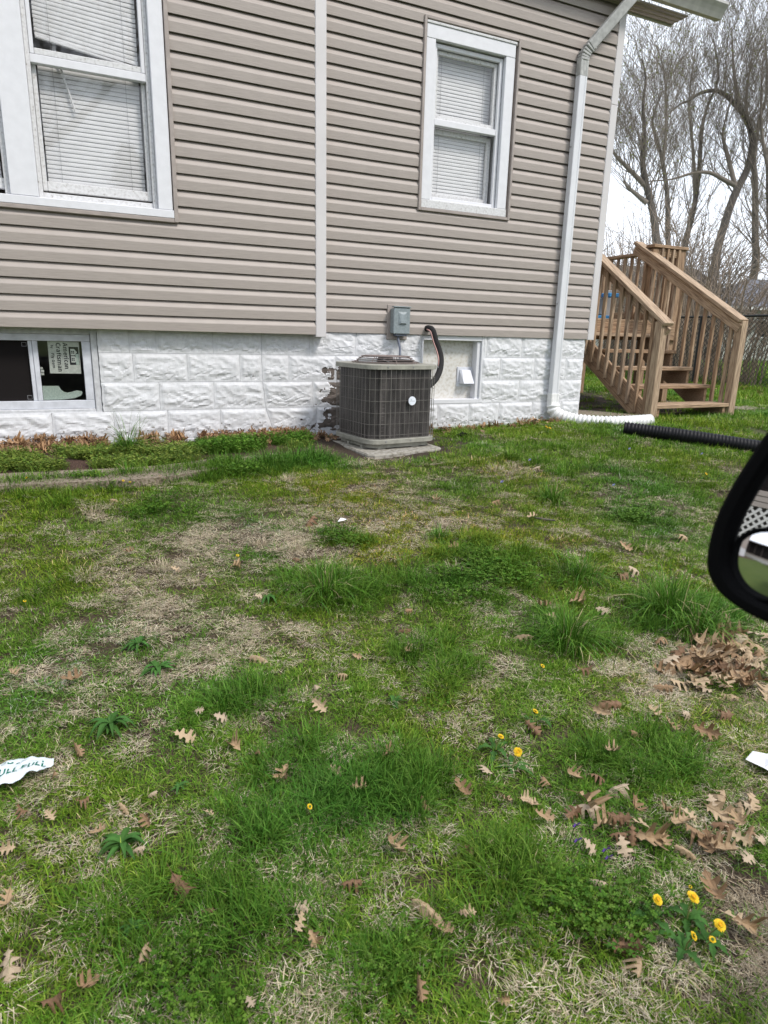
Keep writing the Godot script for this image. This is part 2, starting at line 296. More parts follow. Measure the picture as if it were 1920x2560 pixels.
func noise_tex(freq: float, lo: float, hi: float, seed_: int, octaves := 4, size := 512, kind := FastNoiseLite.TYPE_SIMPLEX_SMOOTH) -> NoiseTexture2D:
	var f := FastNoiseLite.new()
	f.noise_type = kind
	f.frequency = freq
	f.seed = seed_
	f.fractal_octaves = octaves
	var t := NoiseTexture2D.new()
	t.width = size
	t.height = size
	t.seamless = true
	t.noise = f
	var ramp := Gradient.new()
	ramp.set_color(0, Color(lo, lo, lo))
	ramp.set_color(1, Color(hi, hi, hi))
	t.color_ramp = ramp
	return t

func ramp_tex(freq: float, cols: Array, seed_: int, octaves := 4, size := 512) -> NoiseTexture2D:
	var t := noise_tex(freq, 0, 1, seed_, octaves, size)
	var ramp := Gradient.new()
	var offs := PackedFloat32Array()
	var cc := PackedColorArray()
	for i in cols.size():
		offs.append(float(i) / (cols.size() - 1))
		cc.append(cols[i])
	ramp.offsets = offs
	ramp.colors = cc
	t.color_ramp = ramp
	return t

func plainmat(c: Color, rough := 0.7, metal := 0.0) -> StandardMaterial3D:
	var m := StandardMaterial3D.new()
	m.albedo_color = c
	m.roughness = rough
	m.metallic = metal
	return m

func trimat(c: Color, tex: Texture2D, scale: Vector3, rough := 0.8, bumptex: Texture2D = null, depth := 0.0, world := true) -> StandardMaterial3D:
	var m := plainmat(c, rough)
	m.albedo_texture = tex
	m.uv1_triplanar = true
	m.uv1_world_triplanar = world
	m.uv1_scale = scale
	if bumptex:
		m.heightmap_enabled = true
		m.heightmap_texture = bumptex
		m.heightmap_scale = depth
	return m

func vcmat(rough := 0.7) -> StandardMaterial3D:
	var m := plainmat(Color.WHITE, rough)
	m.vertex_color_use_as_albedo = true
	return m

func make_materials() -> void:
	var fine := noise_tex(0.02, 0.86, 1.0, 3, 5)
	var grain := noise_tex(0.03, 0.90, 1.0, 5, 4)
	var grain_h := noise_tex(0.035, 0.0, 1.0, 6, 4)
	M.vinyl = trimat(lin(0.409, 0.360, 0.325), grain, Vector3(0.35, 9.0, 0.35), 0.55, grain_h, 0.04)
	M.vinyl_trim = trimat(lin(0.39, 0.338, 0.306), fine, Vector3(0.8, 0.8, 0.8), 0.5)
	M.post_trim = trimat(lin(0.62, 0.598, 0.595), noise_tex(0.01, 0.95, 1.0, 4, 3), Vector3(0.5, 0.5, 0.5), 0.45)
	M.white_paint = trimat(lin(0.72, 0.725, 0.755), noise_tex(0.02, 0.965, 1.0, 11, 5), Vector3(1.2, 1.2, 1.2), 0.6, noise_tex(0.02, 0, 1, 12, 5), 0.05)
	M.old_paint = trimat(lin(0.66, 0.66, 0.665), ramp_tex(0.05, [Color(0.40, 0.38, 0.35), Color(0.90, 0.89, 0.88), Color(0.95, 0.95, 0.95), Color(0.97, 0.97, 0.97), Color(1, 1, 1), Color(1, 1, 1), Color(1, 1, 1)], 13, 5), Vector3(1.5, 1.5, 1.5), 0.75)
	M.white_vinyl = trimat(lin(0.72, 0.74, 0.80), fine, Vector3.ONE, 0.35)
	M.white_metal = trimat(lin(0.70, 0.71, 0.735), noise_tex(0.01, 0.93, 1.0, 14, 4), Vector3(0.7, 0.5, 0.7), 0.45)
	M.grimy_metal = trimat(lin(0.55, 0.555, 0.53), noise_tex(0.025, 0.72, 1.0, 15, 5), Vector3(1.2, 1.2, 1.2), 0.5)
	M.gutter_white = trimat(lin(0.55, 0.54, 0.51), fine, Vector3.ONE, 0.4)
	M.soffit = M.vinyl_trim
	M.mortar = trimat(lin(0.64, 0.648, 0.67), fine, Vector3(2, 2, 2), 0.9)
	M.block = vcmat(0.85)
	M.block.albedo_texture = noise_tex(0.02, 0.91, 1.0, 21, 5)
	M.block.uv1_triplanar = true
	M.block.uv1_world_triplanar = true
	M.block.uv1_scale = Vector3(2.2, 2.2, 2.2)
	M.block.heightmap_enabled = true
	M.block.heightmap_texture = noise_tex(0.025, 0, 1, 22, 5)
	M.block.heightmap_scale = 0.12
	M.crack = plainmat(lin(0.13, 0.085, 0.06), 0.95)
	M.dark = plainmat(lin(0.012, 0.010, 0.010), 0.9)
	M.room = plainmat(lin(0.30, 0.27, 0.24), 0.9)
	M.cellar = trimat(lin(0.20, 0.17, 0.15), fine, Vector3.ONE, 0.95)
	M.screen = plainmat(lin(0.014, 0.012, 0.012), 0.8)
	M.screen.metallic_specular = 0.2
	M.grey_line = plainmat(lin(0.22, 0.22, 0.23), 0.5)
	M.blind = trimat(lin(0.85, 0.85, 0.85), noise_tex(0.01, 0.93, 1.0, 31, 3), Vector3(1, 3, 1), 0.5)
	M.blind.backlight_enabled = true
	M.blind.backlight = lin(0.16, 0.16, 0.16)
	var gl := plainmat(Color(0.02, 0.02, 0.02, 0.05), 0.03)
	gl.transparency = BaseMaterial3D.TRANSPARENCY_ALPHA
	M.glass = gl
	M.paper = trimat(lin(0.60, 0.64, 0.58), fine, Vector3(3, 3, 3), 0.8)
	M.ink = plainmat(lin(0.015, 0.017, 0.02), 0.8)
	M.foam = trimat(lin(0.46, 0.56, 0.49), noise_tex(0.03, 0.85, 1.0, 33, 4), Vector3(4, 4, 4), 0.9)
	# condenser
	M.ac_beige = trimat(lin(0.37, 0.362, 0.31), noise_tex(0.015, 0.80, 1.0, 41, 5), Vector3(1.5, 1.5, 1.5), 0.5)
	M.ac_wire = plainmat(lin(0.21, 0.198, 0.18), 0.5, 0.1)
	M.ac_rust = trimat(lin(0.34, 0.27, 0.245), noise_tex(0.03, 0.6, 1.0, 42, 4), Vector3(6, 6, 6), 0.6)
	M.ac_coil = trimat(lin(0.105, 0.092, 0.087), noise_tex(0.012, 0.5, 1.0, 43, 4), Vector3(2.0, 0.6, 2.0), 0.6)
	M.ac_fin = trimat(lin(0.21, 0.187, 0.178), noise_tex(0.012, 0.35, 1.0, 44, 4), Vector3(3.2, 0.5, 3.2), 0.45)
	M.badge = plainmat(lin(0.74, 0.78, 0.85), 0.4)
	M.blue_ink = plainmat(lin(0.02, 0.05, 0.16), 0.6)
	M.foam_black = trimat(lin(0.016, 0.015, 0.016), noise_tex(0.03, 0.6, 1.0, 45, 4), Vector3(8, 8, 8), 0.85)
	M.copper_pink = plainmat(lin(0.52, 0.30, 0.27), 0.5)
	M.elec_grey = trimat(lin(0.27, 0.315, 0.33), noise_tex(0.02, 0.85, 1.0, 46, 4), Vector3(3, 3, 3), 0.45)
	M.conduit = plainmat(lin(0.10, 0.115, 0.15), 0.5)
	M.concrete = trimat(lin(0.40, 0.385, 0.355), ramp_tex(0.03, [Color(0.55, 0.52, 0.48), Color(0.9, 0.89, 0.86), Color(1, 1, 1)], 51, 6), Vector3(1.4, 1.4, 1.4), 0.9, noise_tex(0.06, 0, 1, 52, 5), 0.25)
	M.old_concrete = trimat(lin(0.33, 0.29, 0.235), ramp_tex(0.05, [Color(0.45, 0.42, 0.38), Color(0.85, 0.82, 0.78), Color(1, 1, 1)], 53, 6), Vector3(1.6, 1.6, 1.6), 0.95, noise_tex(0.08, 0, 1, 54, 5), 0.3)
	# wood, grain along the local x axis
	var wtex := ramp_tex(0.022, [Color(0.50, 0.46, 0.43), Color(0.72, 0.67, 0.62), Color(0.92, 0.88, 0.83), Color(1.0, 0.97, 0.92), Color(0.78, 0.70, 0.62)], 61, 5)
	var wh := noise_tex(0.04, 0, 1, 62, 5)
	for k in 4:
		var base: Array = [[0.44, 0.335, 0.24], [0.385, 0.28, 0.195], [0.48, 0.385, 0.295], [0.36, 0.285, 0.225]][k]
		var wm := trimat(lin(base[0], base[1], base[2]), wtex, Vector3(0.35, 6.5, 6.5), 0.85, wh, 0.12, false)
		wm.uv1_offset = Vector3(0.37 * k, 0.21 * k, 0.55 * k)
		M["wood%d" % k] = wm
	M.cut_end = trimat(lin(0.46, 0.385, 0.33), fine, Vector3(5, 5, 5), 0.9)
	M.pipe_white = plainmat(lin(0.76, 0.76, 0.75), 0.4)
	M.pipe_black = plainmat(lin(0.006, 0.006, 0.008), 0.5)
	M.pipe_black.metallic_specular = 0.33
	M.bark = trimat(lin(0.20, 0.175, 0.15), noise_tex(0.03, 0.45, 1.0, 71, 5), Vector3(1.2, 0.4, 1.2), 0.95)
	M.twig = plainmat(lin(0.21, 0.18, 0.15), 0.95)
	M.cane = plainmat(lin(0.27, 0.21, 0.155), 0.9)
	M.bud = plainmat(lin(0.20, 0.22, 0.06), 0.8)
	M.chain = plainmat(lin(0.02, 0.02, 0.02), 0.5, 0.3)
	M.roof_blue = trimat(lin(0.17, 0.178, 0.21), noise_tex(0.05, 0.7, 1.0, 81, 4), Vector3(1, 4, 1), 0.9)
	M.roof_brown = trimat(lin(0.10, 0.08, 0.07), noise_tex(0.05, 0.7, 1.0, 82, 4), Vector3(1, 4, 1), 0.9)
	M.far_siding = trimat(lin(0.47, 0.485, 0.43), fine, Vector3.ONE, 0.7)
	M.far_white = plainmat(lin(0.6, 0.6, 0.58), 0.7)
	M.blue_plastic = plainmat(lin(0.03, 0.22, 0.48), 0.4)
	M.grey_plastic = plainmat(lin(0.24, 0.255, 0.26), 0.5)
	M.rubber = plainmat(lin(0.002, 0.002, 0.0022), 0.75)
	M.rubber.metallic_specular = 0.22
	M.tyre = plainmat(lin(0.012, 0.012, 0.012), 0.9)
	M.car_paint = plainmat(lin(0.03, 0.032, 0.036), 0.3, 0.2)
	M.car_paint.clearcoat_enabled = true
	M.seat = plainmat(lin(0.03, 0.03, 0.03), 0.95)
	M.mirror = plainmat(Color(0.95, 0.95, 0.96), 0.015, 1.0)
	M.asphalt = trimat(lin(0.055, 0.054, 0.053), noise_tex(0.08, 0.6, 1.0, 91, 4), Vector3(2, 2, 2), 0.95)
	# plants and ground
	M.blade = vcmat(0.6)
	M.blade.metallic_specular = 0.22
	M.blade.backlight_enabled = true
	M.blade.backlight = lin(0.04, 0.085, 0.005)
	M.straw = vcmat(0.8)
	M.leafm = vcmat(0.75)
	M.leafm.albedo_texture = noise_tex(0.03, 0.72, 1.0, 95, 4)
	M.leafm.uv1_triplanar = true
	M.leafm.uv1_scale = Vector3(14, 14, 14)
	M.petal = vcmat(0.7)
	M.leaf_dark = vcmat(0.8)
	M.soil = vcmat(0.97)
	M.soil.albedo_texture = ramp_tex(0.045, [Color(0.35, 0.32, 0.30), Color(0.68, 0.64, 0.6), Color(0.85, 0.82, 0.78), Color(1, 1, 1)], 96, 6, 1024)
	M.soil.uv1_triplanar = true
	M.soil.uv1_world_triplanar = true
	M.soil.uv1_scale = Vector3(1.3, 1.3, 1.3)
	M.soil.heightmap_enabled = true
	M.soil.heightmap_texture = noise_tex(0.06, 0, 1, 97, 6, 1024)
	M.soil.heightmap_scale = 1.2
	M.bag = plainmat(lin(0.66, 0.72, 0.76), 0.35)
	M.bag.backlight_enabled = true
	M.bag.backlight = lin(0.2, 0.22, 0.22)
	M.green_ink = plainmat(lin(0.01, 0.24, 0.17), 0.6)
	M.tissue = plainmat(lin(0.74, 0.74, 0.76), 0.9)

func wood() -> StandardMaterial3D:
	return M["wood%d" % rng.randi_range(0, 3)]

# ---------------------------------------------------------------- camera, sky, light
func make_camera_and_light() -> void:
	var cam := Camera3D.new()
	cam.name = "camera"
	var lens := CameraAttributesPhysical.new()
	lens.frustum_focal_length = 15.313
	lens.frustum_focus_distance = 4.6
	lens.frustum_near = 0.05
	lens.frustum_far = 2000.0
	lens.exposure_aperture = 5.2
	cam.attributes = lens
	cam.position = CAM
	cam.rotation_degrees = Vector3(-14.915, -25.681, 1.422)
	add_child(cam)
	cam.fov = 76.172
	cam.near = 0.05
	cam.far = 2000.0
	cam.current = true
	var env := Environment.new()
	env.background_mode = Environment.BG_SKY
	var sky := Sky.new()
	var sk := ProceduralSkyMaterial.new()
	sk.sky_top_color = lin(0.74, 0.795, 0.90)
	sk.sky_horizon_color = lin(0.88, 0.93, 1.0)
	sk.sky_curve = 0.2
	sk.sky_energy_multiplier = 1.20
	sk.ground_bottom_color = lin(0.10, 0.11, 0.07)
	sk.ground_horizon_color = lin(0.30, 0.31, 0.28)
	sk.sun_angle_max = 1.0
	sky.sky_material = sk
	env.sky = sky
	env.tonemap_mode = Environment.TONE_MAPPER_LINEAR
	env.tonemap_exposure = 1.1
	env.sdfgi_enabled = true
	env.ssao_enabled = true
	env.ssil_enabled = true
	var we := WorldEnvironment.new()
	we.name = "world"
	we.environment = env
	add_child(we)
	var sun := DirectionalLight3D.new()
	sun.name = "sun"
	sun.light_energy = 0.85
	sun.light_color = Color(1.0, 0.975, 0.945)
	sun.light_angular_distance = 12.0
	sun.shadow_enabled = true
	add_child(sun)
	sun.look_at_from_position(Vector3(3.6, 8.2, 6.0), Vector3.ZERO)

# ---------------------------------------------------------------- house
const LAP := 0.1016
const BAY := 0.08      # the bay stands this far in front of the main wall
const RIGHT_FOOT := 0.845
const BAY_FOOT := 0.822

# one clapboard course: flat face below, receding bevel above, a slot under the next course
func siding_mesh(x0: float, x1: float, h := LAP) -> G:
	var g := G.new()
	var k := h / LAP
	var prof := [Vector2(0.006 * k, -0.004), Vector2(0.0, 0.0125), Vector2(0.0012 * k, 0.0138), Vector2(0.057 * k, 0.0168), Vector2(0.062 * k, 0.0155), Vector2(0.0965 * k, -0.0045), Vector2(0.0970 * k, -0.014), Vector2(0.108 * k, -0.014)]
	var n := 6
	for i in prof.size() - 1:
		for s in n:
			var xa := lerpf(x0, x1, float(s) / n)
			var xb := lerpf(x0, x1, float(s + 1) / n)
			var wa := sin(xa * 7.3) * 0.0006
			var wb := sin(xb * 7.3) * 0.0006
			g.q4(Vector3(xa, prof[i].x + wa, prof[i].y), Vector3(xb, prof[i].x + wb, prof[i].y), Vector3(xb, prof[i + 1].x + wb, prof[i + 1].y), Vector3(xa, prof[i + 1].x + wa, prof[i + 1].y))
	for x in [x0, x1]:
		for i in prof.size() - 1:
			var mid := Vector3((x0 + x1) / 2.0, 0.05, 0.0)
			g.out3(Vector3(x, prof[i].x, prof[i].y), Vector3(x, prof[i + 1].x, prof[i + 1].y), Vector3(x, 0.05, -0.01), mid)
	return g

# courses between x0 and x1, leaving out a rectangle (cut = x0, x1, y0, y1)
func siding(parent: Node, x0: float, x1: float, y0: float, y1: float, z: float, cuts: Array, lap := LAP) -> void:
	var y := y0
	while y < y1:
		var spans := [[x0, x1]]
		for c in cuts:
			if y + lap * 0.5 > c[2] and y + lap * 0.5 < c[3]:
				var next := []
				for s in spans:
					if c[0] > s[0] + 0.01 and c[0] < s[1]:
						next.append([s[0], c[0]])
					if c[1] < s[1] - 0.01 and c[1] > s[0]:
						next.append([c[1], s[1]])
					if c[1] <= s[0] or c[0] >= s[1]:
						next.append(s)
				spans = next
		for s in spans:
			var o := put("siding_board", siding_mesh(s[0], s[1], lap).mesh(M.vinyl), parent, Transform3D(Basis(), Vector3(0, y, z + rnd(-0.0006, 0.0006))))
			o.rotation.x = rnd(-0.004, 0.004)
		y += lap

# split-faced concrete block with a chiselled face; le and re give x at the bottom and top of each edge
func block_mesh(le: Vector2, re: Vector2, y0: float, y1: float, sd: float, fine: bool) -> G:
	var g := G.new()
	var nx := 34 if not fine else 60
	var ny := 18 if not fine else 32
	var pts := []
	var cols := []
	var hgt := y1 - y0
	for j in ny + 1:
		var row := []
		var crow := []
		for i in nx + 1:
			var u := float(i) / nx
			var w := float(j) / ny
			var x := lerpf(lerpf(le.x, le.y, w), lerpf(re.x, re.y, w), u)
			var y := y0 + hgt * w
			var jag := nz.get_noise_2d(x * 300.0 + sd, y * 900.0) * 0.004
			if i == 0 or i == nx:
				x += jag
			var edge := minf(minf(u, 1.0 - u) * (re.x - le.x), minf(w, 1.0 - w) * hgt)
			var swell := sm(edge / 0.034)
			var f := nz.get_noise_2d(x * 130.0 + sd * 7.0, y * 210.0 + sd * 3.0)
			var r := absf(nz.get_noise_2d(x * 190.0 - sd * 5.0, y * 420.0 + x * 120.0 + sd))
			var f2 := nz.get_noise_2d(x * 620.0 + sd, y * 800.0 - sd)
			# fractured lower lip: the face juts out at the middle and breaks back towards the bed joint
			var lip := sm((w - 0.16 - f * 0.10) / 0.16)
			var z := -0.0100 + swell * (0.0055 + f * 0.0075 + (0.20 - r) * 0.010 + f2 * 0.0028) + swell * lip * 0.0055
			var chip := nz.get_noise_2d(x * 380.0 + sd * 11.0, y * 900.0 - x * 260.0)
			if chip > 0.16 and w < 0.62:
				z -= swell * 0.0055 * (1.0 - w)
			row.append(Vector3(x, y, z))
			var white := 0.735 + f2 * 0.015
			var col := Color(white, white * 1.008, white * 1.035)
			if y < 0.13 and nz.get_noise_2d(x * 1100.0, y * 1500.0) > 0.30 + y * 2.5:
				col = Color(0.34, 0.32, 0.30)      # grime spotted along the base course
			# paint has come off down to the grey-brown block beside the condenser
			if fine:
				var gone := nz.get_noise_2d(x * 420.0, y * 420.0) * 0.11 + nz.get_noise_2d(x * 1500.0, y * 1500.0) * 0.05
				var lim := 1.975 if y > 0.60 else (1.945 if y < 0.42 else 1.955)
				if y < 0.10:
					lim = 1.86
				if x + gone > lim and y < 0.555 + gone * 0.4 and x < 2.55 or (x - 1.93) ** 2 + (y - 0.535) ** 2 < 0.0007:
					var b := 0.15 + nz.get_noise_2d(x * 700.0 + 50.0, y * 700.0) * 0.06
					col = Color(b, b * 0.83, b * 0.72)
					z -= 0.004
					row[i] = Vector3(x, y, z)
				elif (x - 1.72) ** 2 + (y - 0.135) ** 2 < 0.00009:
					col = Color(0.06, 0.035, 0.03)
			crow.append(col)
		pts.append(row)
		cols.append(crow)
	for j in ny:
		for i in nx:
			g.col = cols[j][i]
			g.q4(pts[j][i], pts[j][i + 1], pts[j + 1][i + 1], pts[j + 1][i])
	g.col = Color(0.70, 0.70, 0.71)
	var back := Vector3(0, 0, -0.05)
	for i in nx:
		g.q4(pts[0][i] + Vector3(0, 0, -0.03), pts[0][i + 1] + Vector3(0, 0, -0.03), pts[0][i + 1], pts[0][i])
		g.q4(pts[ny][i], pts[ny][i + 1], pts[ny][i + 1] + Vector3(0, 0, -0.03), pts[ny][i] + Vector3(0, 0, -0.03))
	for j in ny:
		g.q4(pts[j][0] + Vector3(0, 0, -0.03), pts[j][0], pts[j + 1][0], pts[j + 1][0] + Vector3(0, 0, -0.03))
		g.q4(pts[j][nx], pts[j][nx] + Vector3(0, 0, -0.03), pts[j + 1][nx] + Vector3(0, 0, -0.03), pts[j + 1][nx])
	return g

func frame4(called: String, x0: float, x1: float, y0: float, y1: float, w: float, z0: float, z1: float, m: Material, parent: Node, bev := 0.003, bottom := true, top := true) -> void:
	var g := G.new()
	g.bx(Vector3(x0, y0, z0), Vector3(x0 + w, y1, z1), bev)
	part(called, g, m, parent)
	g = G.new()
	g.bx(Vector3(x1 - w, y0, z0), Vector3(x1, y1, z1), bev)
	part(called, g, m, parent)
	if bottom:
		g = G.new()
		g.bx(Vector3(x0 + w, y0, z0), Vector3(x1 - w, y0 + w, z1 - 0.001), bev)
		part(called, g, m, parent)
	if top:
		g = G.new()
		g.bx(Vector3(x0 + w, y1 - w, z0), Vector3(x1 - w, y1, z1 - 0.001), bev)
		part(called, g, m, parent)

func one(called: String, lo: Vector3, hi: Vector3, m: Material, parent: Node, bev := 0.003) -> MeshInstance3D:
	var g := G.new()
	g.bx(lo, hi, bev)
	return part(called, g, m, parent)

func slat_mesh(w: float) -> G:
	var g := G.new()
	var prof := []
	for i in 4:
		var a := -0.5 + i / 3.0
		prof.append(Vector2(a * 0.0255, (0.25 - a * a) * 0.008))
	for i in 3:
		g.q4(Vector3(-w / 2, prof[i].x, prof[i].y), Vector3(w / 2, prof[i].x, prof[i].y), Vector3(w / 2, prof[i + 1].x, prof[i + 1].y), Vector3(-w / 2, prof[i + 1].x, prof[i + 1].y))
		g.q4(Vector3(w / 2, prof[i].x, prof[i].y - 0.0006), Vector3(-w / 2, prof[i].x, prof[i].y - 0.0006), Vector3(-w / 2, prof[i + 1].x, prof[i + 1].y - 0.0006), Vector3(w / 2, prof[i + 1].x, prof[i + 1].y - 0.0006))
	return g

# mini blind hanging in x0..x1 from y1 down; tilt lifts its left end at the bottom
func blind(label: String, x0: float, x1: float, y0: float, y1: float, z: float, skew := 0.0, wand := true) -> void:
	var t := thing("window_blind", label, "window blind", Vector3((x0 + x1) / 2.0, y1, z))
	var w := x1 - x0
	var sl := slat_mesh(w).mesh(M.blind)
	var n := int((y1 - y0) / 0.0272)
	for i in n:
		var f := float(i) / n
		var o := put("slat", sl, t, Transform3D(Basis(), Vector3(rnd(-0.001, 0.001), -0.012 - i * 0.0272 + skew * 0.5 * maxf(0.0, f - 0.55) / 0.45, 0)))
		o.rotation = Vector3(-0.16 + rnd(-0.04, 0.04), 0, rnd(-0.0025, 0.0025) - skew * maxf(0.0, f - 0.55) / 0.45 / w)
	var yb := -0.012 - n * 0.0272
	var rail := plank("bottom_rail", Vector3(w, 0.016, 0.022), Transform3D(Basis(Vector3(0, 0, 1), -skew / w), Vector3(0, yb + skew * 0.5, 0)), M.blind, t)
	for s in [-0.36, 0.36]:
		var g := G.new()
		g.tube([Vector3(w * s, 0, 0.012), Vector3(w * s, yb, 0.012)], [0.0011, 0.0011], 4)
		part("ladder_cord", g, M.grey_line, t)
	if wand:
		var g := G.new()
		g.tube([Vector3(-w * 0.30, -0.01, 0.02), Vector3(-w * 0.17, -0.30, 0.022)], [0.007, 0.006], 6)
		part("tilt_wand", g, M.blind, t)

func make_house() -> void:
	var house := thing("house", "beige vinyl sided house with painted white block foundation and projecting bay", "house")
	# ---- main wall siding, window hole left out
	var box_cut := [2.485, 2.68, 0.80, 1.085]
	siding(house, 1.85, 4.694, RIGHT_FOOT, 3.70, 0.0, [[2.745, 3.652, 1.842, 3.232], box_cut])
	siding(house, -1.36, 1.8205, BAY_FOOT, 3.70, BAY, [[-1.32, 0.7977, 1.5607, 3.75]], LAP * 1.0427)
	# trims
	one("corner_post", Vector3(1.819, 0.803, -0.01), Vector3(1.906, 3.70, BAY + 0.020), M.post_trim, house, 0.004)
	one("corner_post", Vector3(4.690, 0.838, -0.09), Vector3(4.772, 2.915, 0.020), M.post_trim, house, 0.004)
	one("corner_post", Vector3(4.691, 2.917, -0.09), Vector3(4.771, 3.70, 0.019), M.post_trim, house, 0.004)
	# sheathing behind the boards and the unseen walls
	var g := G.new()
	g.bx(Vector3(-6.0, 0.86, -0.22), Vector3(-0.98, 3.80, -0.015))
	g.bx(Vector3(0.675, 0.86, -0.22), Vector3(2.83, 3.80, -0.015))
	g.bx(Vector3(-0.98, 0.86, -0.22), Vector3(0.675, 1.62, -0.015))
	g.bx(Vector3(3.54, 0.86, -0.22), Vector3(4.70, 3.80, -0.015))
	g.bx(Vector3(2.83, 0.86, -0.22), Vector3(3.54, 1.90, -0.015))
	g.bx(Vector3(2.83, 3.11, -0.22), Vector3(3.54, 3.80, -0.015))
	g.bx(Vector3(4.55, 0.86, -7.0), Vector3(4.70, 3.80, -0.22))
	g.bx(Vector3(-6.0, 0.86, -7.2), Vector3(4.70, 3.80, -7.0))
	g.bx(Vector3(-6.0, 0.86, -7.0), Vector3(-5.8, 3.80, -0.22))
	part("wall", g, M.vinyl_trim, house)
	g = G.new()
	g.bx(Vector3(-1.36, 0.84, -0.012), Vector3(1.818, 1.60, BAY - 0.016))
	g.bx(Vector3(0.69, 1.60, -0.012), Vector3(1.818, 3.70, BAY - 0.016))
	g.bx(Vector3(-1.38, 0.84, -0.012), Vector3(-1.361, 3.70, BAY - 0.016))
	part("bay_wall", g, M.vinyl_trim, house)
	# rooms behind the glass
	g = G.new()
	g.bx(Vector3(2.5, 1.6, -1.6), Vector3(3.9, 3.4, -1.55))
	g.bx(Vector3(2.5, 1.6, -1.55), Vector3(2.55, 3.4, -0.22))
	g.bx(Vector3(3.85, 1.6, -1.55), Vector3(3.9, 3.4, -0.22))
	g.bx(Vector3(2.5, 3.4, -1.6), Vector3(3.9, 3.45, -0.22))
	g.bx(Vector3(2.5, 1.55, -1.6), Vector3(3.9, 1.6, -0.22))
	part("room_lining", g, M.room, house)
	g = G.new()
	g.bx(Vector3(-1.3, 1.3, -1.6), Vector3(0.9, 3.8, -1.55))
	g.bx(Vector3(-1.3, 1.3, -1.55), Vector3(-1.25, 3.8, -0.221))
	g.bx(Vector3(0.85, 1.3, -1.55), Vector3(0.9, 3.8, -0.221))
	g.bx(Vector3(-1.3, 1.25, -1.6), Vector3(0.9, 1.3, -0.221))
	g.bx(Vector3(-1.3, 3.8, -1.6), Vector3(0.9, 3.85, -0.221))
	part("bay_lining", g, M.room, house)
	# ---- foundation of split-faced blocks
	var fo := Node3D.new()
	fo.name = "foundation"
	house.add_child(fo)
	g = G.new()
	g.bx(Vector3(-6.0, -0.3, -0.30), Vector3(-0.62, 0.86, -0.0130))
	g.bx(Vector3(0.215, -0.3, -0.30), Vector3(2.84, 0.86, -0.0130))
	g.bx(Vector3(3.475, -0.3, -0.30), Vector3(4.675, 0.86, -0.0130))
	g.bx(Vector3(-0.62, -0.3, -0.30), Vector3(0.215, 0.222, -0.0130))
	g.bx(Vector3(2.84, -0.3, -0.30), Vector3(3.475, 0.245, -0.0130))
	g.bx(Vector3(2.84, 0.815, -0.30), Vector3(3.475, 0.86, -0.0130))
	g.bx(Vector3(-0.62, 0.80, -0.30), Vector3(0.215, 0.86, -0.0130))
	g.bx(Vector3(4.40, -0.3, -7.0), Vector3(4.675, 0.86, -0.30))
	part("mortar_wall", g, M.mortar, fo)
	var rows := [[0.2375, 0.026], [0.4485, 0.2405], [0.6575, 0.4515], [0.862, 0.6605]]
	# crack: where it cuts a course the blocks end on a slanting broken edge
	var ck := [[1.494, 1.428], [1.428, 1.404], [1.405, 1.402], [1.402, 1.406]]
	var cuts := [
		[-0.92, -0.54, -0.13, 0.279, 0.662, 1.06, "c", 1.86, 2.26, 2.64, 3.032, 3.37, 3.708, 4.10, 4.46, 4.69],
		[0.212, 0.612, 1.018, "c", 1.83, 2.24, 2.62, 2.838, "o", 3.476, 3.925, 4.30, 4.69],
		[0.212, 0.44, 0.826, 1.227, "c", 1.625, 2.03, 2.43, 2.838, "o", 3.476, 3.69, 4.09, 4.472, 4.69],
		[0.212, 0.425, 0.607, 1.024, "c", 1.802, 2.21, 2.60, 2.838, "o", 3.476, 3.526, 3.923, 4.284, 4.69]]
	for r in 4:
		var y1: float = rows[r][0]
		var y0: float = rows[r][1]
		var xs: Array = cuts[r]
		for i in xs.size() - 1:
			var a = xs[i]
			var b = xs[i + 1]
			if str(a) == "o" or str(b) == "o":
				continue
			var gap := 0.0012
			var le := Vector2(ck[r][0], ck[r][1]) + Vector2(0.003, 0.003) if str(a) == "c" else Vector2(a + gap, a + gap)
			var re := Vector2(ck[r][0], ck[r][1]) - Vector2(0.003, 0.003) if str(b) == "c" else Vector2(b - gap, b - gap)
			var fine: bool = (le.x + re.x) / 2.0 > 1.5 and (le.x + re.x) / 2.0 < 2.7
			part("foundation_block", block_mesh(le, re, y0, y1, 13.7 * r + i * 3.1, fine), M.block, fo)
	# rusty stain filling the crack
	g = G.new()
	for r in 4:
		var x0: float = ck[r][0]
		var x1: float = ck[r][1]
		for k in 5:
			var xa := lerpf(x0, x1, k / 5.0) + nz.get_noise_1d(k * 90.0 + r * 400.0) * 0.004
			var xb := lerpf(x0, x1, (k + 1) / 5.0) + nz.get_noise_1d((k + 1) * 90.0 + r * 400.0) * 0.004
			var ya := lerpf(rows[r][1] - 0.004, rows[r][0] + 0.004, k / 5.0)
			var yb := lerpf(rows[r][1] - 0.004, rows[r][0] + 0.004, (k + 1) / 5.0)
			g.q4(Vector3(xa - 0.006, ya, -0.0185), Vector3(xa + 0.006, ya, -0.0185), Vector3(xb + 0.006, yb, -0.0185), Vector3(xb - 0.006, yb, -0.0185))
	part("crack", g, M.crack, fo)
	# footing ledge along the ground
	g = G.new()
	g.bx(Vector3(-2.0, -0.15, -0.03), Vector3(1.95, 0.022, 0.012), 0.006)
	part("footing", g, M.mortar, fo)
	# ---- main wall window
	var w := Node3D.new()
	w.name = "window"
	house.add_child(w)
	frame4("channel_trim", 2.741, 3.655, 1.840, 3.234, 0.022, -0.012, 0.030, M.vinyl_trim, w)
	one("casing", Vector3(2.767, 1.93, -0.02), Vector3(2.852, 3.088, 0.018), M.white_paint, w)
